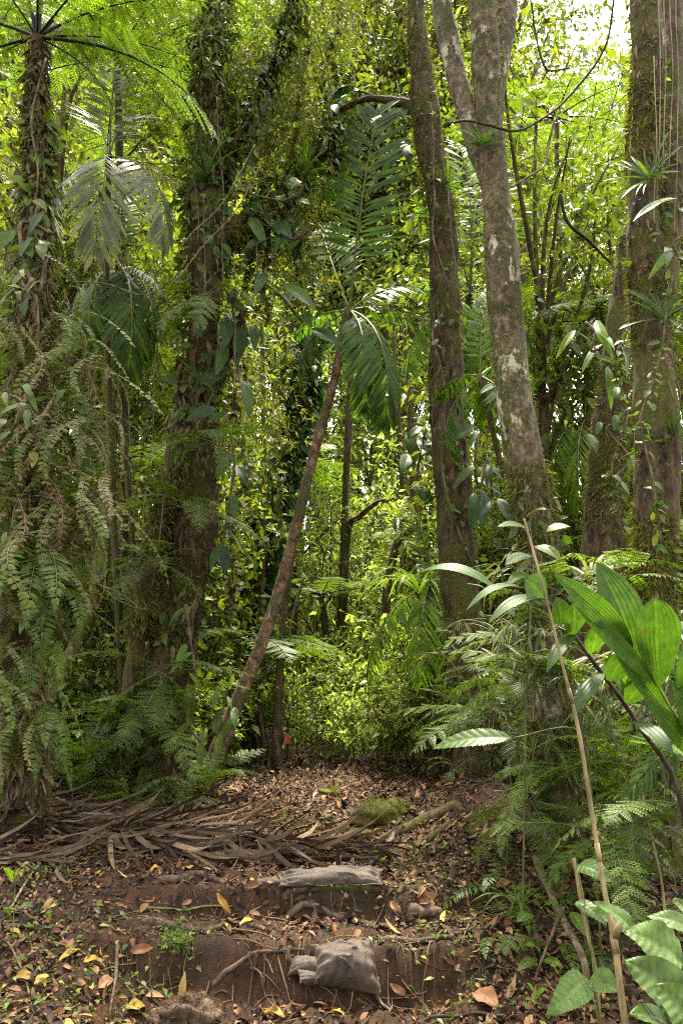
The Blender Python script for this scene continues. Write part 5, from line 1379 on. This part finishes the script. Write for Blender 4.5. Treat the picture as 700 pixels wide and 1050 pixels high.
gd = Geo()
p_, n_ = scatter_ground(900, -3.0, .4, 4.6, 7.0, lambda x, y: np.exp(-((x + 1.75) / .9) ** 2 - ((y - 5.7 + .12 * x) / .5) ** 2))
m_ = len(p_)
d_ = A(1, -.12, 0) + rng.normal(size=(m_, 3)) * A(.5, .5, .10)
inst(gd, _DLF, p_ + A(0, 0, 1) * (rng.random((m_, 1)) * .07 + .015), d_, A(0, 0, 1) + rdir(m_) * .8, np.stack([rng.uniform(.006, .03, m_), rng.uniform(.12, .5, m_), rng.uniform(.2, .5, m_)], -1), rng.random(m_))
setting('palm_debris', mesh('palm_debris', gd, M['dead']), 'stuff')


# earth-filled sacks
def lumpy(rx, ry, rz, seed, amp=.16, n=40, m=28, sq=.7, freq=3.2):
    u = np.linspace(0, 2 * PI, n, endpoint=False); v = np.linspace(-PI / 2, PI / 2, m)
    U, Vv = np.meshgrid(u, v)
    e = lambda c: np.sign(c) * np.abs(c) ** sq
    D = np.stack([e(np.cos(Vv)) * e(np.cos(U)), e(np.cos(Vv)) * e(np.sin(U)), e(np.sin(Vv))], -1)
    D = D * (1 + amp * fbm(D, freq, seed, 3) - .06 * np.abs(fbm(D * A(1.3, 1, 1), 5, seed + 1, 3)) ** .7 + .012 * fbm(D, 24, seed + 2, 2))[..., None]
    V = (D * A(rx, ry, rz)).reshape(-1, 3)
    i = np.arange(m - 1)[:, None] * n; j = np.arange(n)[None]; jn = (j + 1) % n
    return V, [np.stack([i + j, i + jn, i + n + jn, i + n + j], -1).reshape(-1, 4)]


def rotz(V, a, tilt=0., roll=0.):
    R = np.array(Matrix.Rotation(a, 3, 'Z') @ Matrix.Rotation(tilt, 3, 'X') @ Matrix.Rotation(roll, 3, 'Y'))
    return V @ R.T


def pillow(a_, b_, h, seed, n=90, m=64, pull=.10, wr=.012, flat=.38):
    """a slack filled sack: two faces of cloth meeting in a seam, creased toward seam and corners"""
    u = np.linspace(-1, 1, n); v = np.linspace(-1, 1, m)
    U, W = np.meshgrid(u, v)
    ex = a_ * U * (1 - pull * (1 - U ** 2) * 0 - pull * (W ** 2 - .5) * -.6)
    ey = b_ * W * (1 + pull * (U ** 2 - .5))
    prof = (np.clip(1 - U ** 2, 0, 1) * np.clip(1 - W ** 2, 0, 1)) ** flat
    q = np.stack([ex, ey], -1)
    cr = np.exp(-(1 - np.abs(W)) / .35) * np.sin(U * 17 + 3 * fbm(q, 9, seed, 2)) + np.exp(-(1 - np.abs(U)) / .30) * np.sin(W * 13 + 3 * fbm(q, 9, seed + 1, 2))
    ridge = 1 - np.abs(fbm(q + W[..., None] * .05, 14, seed + 2, 3)) * 2.2
    fold = np.maximum(0, ridge) ** 3
    edge = np.clip(1 - np.maximum(np.abs(U), np.abs(W)), 0, .12) / .12
    top = h * prof * (1 + .16 * fbm(q, 7, seed + 3, 2)) + wr * (cr * .8 + fold * .9) * edge
    bot = -h * .55 * prof * (1 + .1 * fbm(q, 7, seed + 4, 2))
    Vt = np.stack([ex, ey, top], -1).reshape(-1, 3); Vb = np.stack([ex, ey, bot], -1).reshape(-1, 3)
    i = np.arange(m - 1)[:, None] * n; j = np.arange(n - 1)[None]
    Q = np.stack([i + j, i + j + 1, i + n + j + 1, i + n + j], -1).reshape(-1, 4)
    return np.vstack([Vt, Vb]), [Q, Q[:, ::-1] + len(Vt)]


def bend(V, k): 
    V = V.copy(); V[:, 2] -= k * V[:, 0] ** 2; return V


b1 = hit(352, 1026)
s1 = thing('earth_sack', 'dirty grey-brown cloth sack slumped against the lowest step', 'sack', b1, sc=.9)
V, Fq = pillow(.165, .12, .125, 141, flat=.42, wr=.016)
V[:, 1] *= 1 + .22 * np.clip(V[:, 0] / .175, -1, 1)
V = rotz(V, .10, .62, .10) + A(.01, .05, .125)
part(s1, 'body', mesh('body', Geo().add(V, Fq, .5), M['sack']))
V, Fq = pillow(.12, .05, .06, 151, 60, 40, wr=.004, flat=.5)
V = bend(V, 2.2)
part(s1, 'gathered_neck', mesh('gathered_neck', Geo().add(rotz(V, -.15, .6, .25) + A(-.16, .04, .125) + V * A(0, .0, .0), Fq, .5), M['sack']))
V, Fq = pillow(.10, .036, .04, 161, 60, 40, wr=.004, flat=.5)
V = bend(V, -2.5)
part(s1, 'gathered_neck', mesh('gathered_neck', Geo().add(rotz(V, .30, .7, .15) + A(-.145, .0, .085), Fq, .5), M['sack']))
t_ = np.linspace(-1, 1, 30)
seam = rotz(np.stack([np.full(30, .166), .14 * t_, np.zeros(30)], -1), .10, .62, .10) + A(.012, .05, .125)
part(s1, 'seam', mesh('seam', tube(Geo(), seam, .004 + .002 * np.sin(np.arange(30) * 1.7), 6, .3, 40), M['sack']))
b2 = hit(334, 911)
s2 = thing('earth_sack', 'rolled empty grey-brown sack lying along the upper step edge', 'sack', b2, sc=(.95, .9, .78))
V, Fq = pillow(.285, .078, .07, 171, 120, 50, wr=.014, flat=.5)
V[:, 2] += .014 * fbm(V * A(1, .3, 0), 8, 5, 2); V[:, 1] += .02 * np.sin(V[:, 0] * 7)
part(s2, 'body', mesh('body', Geo().add(rotz(V, -.03, .35) + A(.03, .05, .04), Fq, .5), M['sack']))
V, Fq = pillow(.10, .035, .022, 181, 50, 30, wr=.010)
part(s2, 'twisted_end', mesh('twisted_end', Geo().add(rotz(V, .1, .2, -.1) + A(-.30, .04, .022), Fq, .5), M['sack']))
t_ = np.linspace(-1, 1, 40)
part(s2, 'seam', mesh('seam', tube(Geo(), np.stack([.28 * t_ + .03, .05 - .078 + .012 * np.sin(t_ * 5), .022 + .006 * np.sin(t_ * 9)], -1), .004, 6, .3, 40), M['sack']))

# mossy rocks
for px, py, r, lab, sd_ in ((385, 846, (.17, .14, .10), 'big rounded moss-covered rock at the end of the path', 51), (337, 818, (.10, .09, .05), 'small mossy rock left of the big mossy rock', 52), (362, 862, (.15, .10, .05), 'flat mossy stone in front of the big mossy rock', 53), (404, 838, (.12, .1, .08), 'mossy rock right of the big mossy rock', 54),
                            (188, 1056, (.14, .08, .08), 'brown rooty clod at the bottom of the earth face', 56)):
    b = hit(px, py)
    V, Fq = lumpy(*r, sd_, amp=.3 if 'clod' not in lab else .5, sq=.9)
    V = V + A(0, .0, r[2] * .45)
    o = thing('mossy_rock' if 'clod' not in lab else 'earth_clod', lab, 'rock' if 'clod' not in lab else 'clod', b)
    part(o, 'stone' if 'clod' not in lab else 'earth', mesh('stone', Geo().add(V, Fq, .5), M['rock'] if sd_ != 56 else M['root']))
    g = Geo(); k = rng.integers(0, len(V), 5200)
    pp = V[k] * (1 + rng.normal(size=(5200, 1)) * .02)
    nn = pp - A(0, 0, r[2] * .45); kk = (nn[:, 2] > (-.3 if 'clod' in lab else .38) * r[2] + .25 * r[2] * rng.normal(size=len(nn))) & (fbm(pp, 14, sd_, 2) > (-.25 if 'clod' in lab else .12))
    pp, nn = pp[kk], nn[kk]
    nn /= np.linalg.norm(nn, axis=1)[:, None]
    inst(g, LEAF_B if sd_ == 55 else LANCE, pp, nn + rdir(len(pp)) * .9, rdir(len(pp)), (.016 if sd_ == 55 else .010) + .012 * rng.random(len(pp)) ** 2 * (2 if sd_ == 55 else 1), rng.random(len(pp)))
    part(o, 'moss' if sd_ != 56 else 'rootlets', mesh('moss', g, M['fibre'] if sd_ == 56 else M['moss']))

tb = hit(183, 962)
gt = Geo(); q_ = []
while len(q_) < 420:
    a_, b_ = rng.normal(size=2)
    h_ = hit(183 + a_ * 9 + 2 * math.sin(b_ * 3), 964 + b_ * 13)
    if fbm(h_, 30, 66, 2) > -.25: q_.append(h_)
q_ = np.array(q_)
inst(gt, LEAF_B, q_ + A(0, -.012, .012) * rng.random((420, 1)) * 2.2, rdir(420) + A(0, -.7, .0), rdir(420) * .6 + A(0, -.6, .8), .014 + .02 * rng.random(420) ** 2, rng.random(420))
thing('moss_tuft', 'ragged green tuft of tiny leaves draped over the grey root', 'plant tuft', tb, data=mesh('moss_tuft', gt, M['shrub'], off=tb))

# red marker and stakes
mk = P(294, 757, 9.8)
b = gpt(294, 9.8)
thing('wooden_stake', 'thin stake carrying the red trail marker', 'stake', b, data=mesh('wooden_stake', tube(Geo(), [A(0, .03, -.1), A(.005, .03, mk[2] - b[2] + .22)], .014, 7, .2), M['wood']))
V, Fq = blade(mk + A(0, 0, .06), mk + A(.012, -.02, -.065), .075, up=(0, -1, .1), sag=.06, peak=.6, round_=.35, wave=.06)
thing('trail_marker', 'small red cloth trail marker hanging at the end of the path', 'marker', mk, data=mesh('trail_marker', Geo().add(V, Fq, .5), M['red'], off=mk))
for px, d, h, w, lab in ((268, 9.2, .55, .018, 'leaning wooden stake leftmost of the stakes near the red marker'), (274, 9.25, .42, .022, 'short dark stake right next to the slim mossy trunk'), (263, 9.3, .35, .015, 'thin crooked stake against the fern bank')):
    b = gpt(px, d)
    thing('wooden_stake', lab, 'stake', b, data=mesh('wooden_stake', tube(Geo(), catmull([A(0, 0, -.1), A(.02, 0, h * .5), A(-.02, 0, h)], 10), w, 7, .25, 9), M['wood']))

# noticeable fallen leaves
FL = {}
for px, py, L, mat, sh, lab in ((70, 985, .15, 'yellow', .22, 'long curled yellow leaf on the left bank'), (92, 992, .1, 'yellow', .5, 'yellow leaf tip near the long curled yellow leaf'), (55, 935, .06, 'yellow', .5, 'small yellow leaf high on the left bank'), (25, 1008, .09, 'yellow', .6, 'broad yellow leaf near the bottom left corner'), (42, 1010, .08, 'yellow', .5, 'orange-yellow leaf right of the broad yellow leaf'),
                                (105, 1014, .11, 'tan', .5, 'folded tan leaf on the earth slope at left'), (137, 1040, .11, 'yellow', .55, 'yellow leaf at the bottom edge left of centre'), (280, 1046, .13, 'yellow', .45, 'pale yellow leaf at the bottom edge below the root'), (252, 952, .12, 'yellow', .3, 'yellow-green leaf resting on the long grey root'), (230, 934, .14, 'yellow', .25, 'long yellow leaf on the tread behind the grey root'),
                                (146, 979, .12, 'tan', .4, 'pinkish tan leaf on the bare earth at left'), (15, 962, .07, 'yellow', .4, 'yellow leaf at the left edge'), (517, 912, .1, 'tan', .55, 'tan leaf on the bank left of the pale trunk'), (500, 1030, .16, 'tan', .6, 'large reddish-brown leaf beside the lowest step'), (192, 930, .06, 'tan', .45, 'small orange leaf on the tread'), (160, 896, .07, 'yellow', .6, 'pale yellow leaf among the dead fronds'),
                                (101, 935, .06, 'palm_y', .5, 'fresh green fallen leaf on the left bank'), (407, 1020, .09, 'tan', .4, 'tan leaf right of the slumped sack'), (345, 1046, .08, 'yellow', .5, 'yellow leaf at the bottom edge under the sack'), (588, 1038, .05, 'yellow', .6, 'orange leaf scrap under the toothed herb'), (405, 935, .09, 'tan', .5, 'brown leaf on the tread right of the dark root')):
    b = hit(px, py); e = .02
    nrm = A(-(g1(b[0] + e, b[1]) - g1(b[0] - e, b[1])) / (2 * e), -(g1(b[0], b[1] + e) - g1(b[0], b[1] - e)) / (2 * e), 1); nrm /= np.linalg.norm(nrm)
    a = RND.random() * 6.28
    d = A(math.cos(a), math.sin(a), 0); d -= nrm * (d @ nrm); d /= np.linalg.norm(d)
    L *= .95
    V, Fq = blade(b - d * L / 2, b + d * L / 2, L * sh, up=nrm, sag=RND.uniform(.05, .16), fold=.25, wave=.09, peak=.45)
    V = V + nrm * .022
    thing('fallen_leaf', lab, 'leaf', b, 'fallen leaves lying on the path', mesh('fallen_leaf', Geo().add(V, Fq, RND.random()), M[mat], off=b))


# ------------------------------------------------------------------ one label per thing
def finish_labels():
    by = {}
    for o, h in THINGS: by.setdefault(o['label'], []).append((proj(h)[0], proj(h)[2], o))
    words = ['first', 'second', 'third', 'fourth', 'fifth', 'sixth', 'seventh', 'eighth', 'ninth', 'tenth', 'eleventh', 'twelfth', 'thirteenth', 'fourteenth', 'fifteenth', 'sixteenth']
    for lab, L in by.items():
        if len(L) < 2: continue
        L.sort(key=lambda t: t[0])
        n = len(L)
        for i, (x, d, o) in enumerate(L):
            if n == 2: w = ('left one', 'right one')[i]
            elif n == 3: w = ('leftmost', 'middle', 'rightmost')[i] + ' of three'
            else: w = 'leftmost' if i == 0 else 'rightmost' if i == n - 1 else words[i] + ' from left'
            o['label'] = lab + ', ' + w


finish_labels()

# ------------------------------------------------------------------ light
SUN_AZ, SUN_EL = math.radians(8), math.radians(68)
w = bpy.data.worlds.new('World'); S.world = w; w.use_nodes = True
nt = w.node_tree; nt.nodes.clear()
sky = nt.nodes.new('ShaderNodeTexSky'); sky.sky_type = 'NISHITA'; sky.sun_disc = False
sky.sun_elevation = SUN_EL; sky.sun_rotation = SUN_AZ
sky.air_density = 1.0; sky.dust_density = 5.0; sky.ozone_density = .6
hs = nt.nodes.new('ShaderNodeHueSaturation'); hs.inputs['Saturation'].default_value = .10
bg = nt.nodes.new('ShaderNodeBackground'); bg.inputs['Strength'].default_value = .15
wo = nt.nodes.new('ShaderNodeOutputWorld')
nt.links.new(sky.outputs[0], hs.inputs['Color']); nt.links.new(hs.outputs[0], bg.inputs['Color']); nt.links.new(bg.outputs[0], wo.inputs[0])
sl = bpy.data.lights.new('sun', 'SUN'); sl.energy = 2.8; sl.angle = math.radians(6); sl.color = (1, .92, .76)
so = bpy.data.objects.new('sun', sl); COL.objects.link(so)
sv = Vector((math.sin(SUN_AZ) * math.cos(SUN_EL), math.cos(SUN_AZ) * math.cos(SUN_EL), math.sin(SUN_EL)))
so.rotation_euler = sv.to_track_quat('Z', 'Y').to_euler()
so.location = (0, 0, 30)

S.view_settings.view_transform = 'Standard'
S.view_settings.look = 'None'
S.view_settings.exposure = 3.0
S.view_settings.gamma = 1.0
S.view_settings.use_white_balance = True
S.view_settings.white_balance_temperature = 6950
S.view_settings.white_balance_tint = 8
S.cycles.max_bounces = 8
S.cycles.diffuse_bounces = 5
S.cycles.glossy_bounces = 2
S.cycles.transmission_bounces = 6
S.cycles.transparent_max_bounces = 4
S.cycles.caustics_reflective = False
S.cycles.caustics_refractive = False
S.cycles.sample_clamp_indirect = 6
S.cycles.volume_bounces = 1
S.cycles.use_denoising = False
S.cycles.filter_width = 1.15
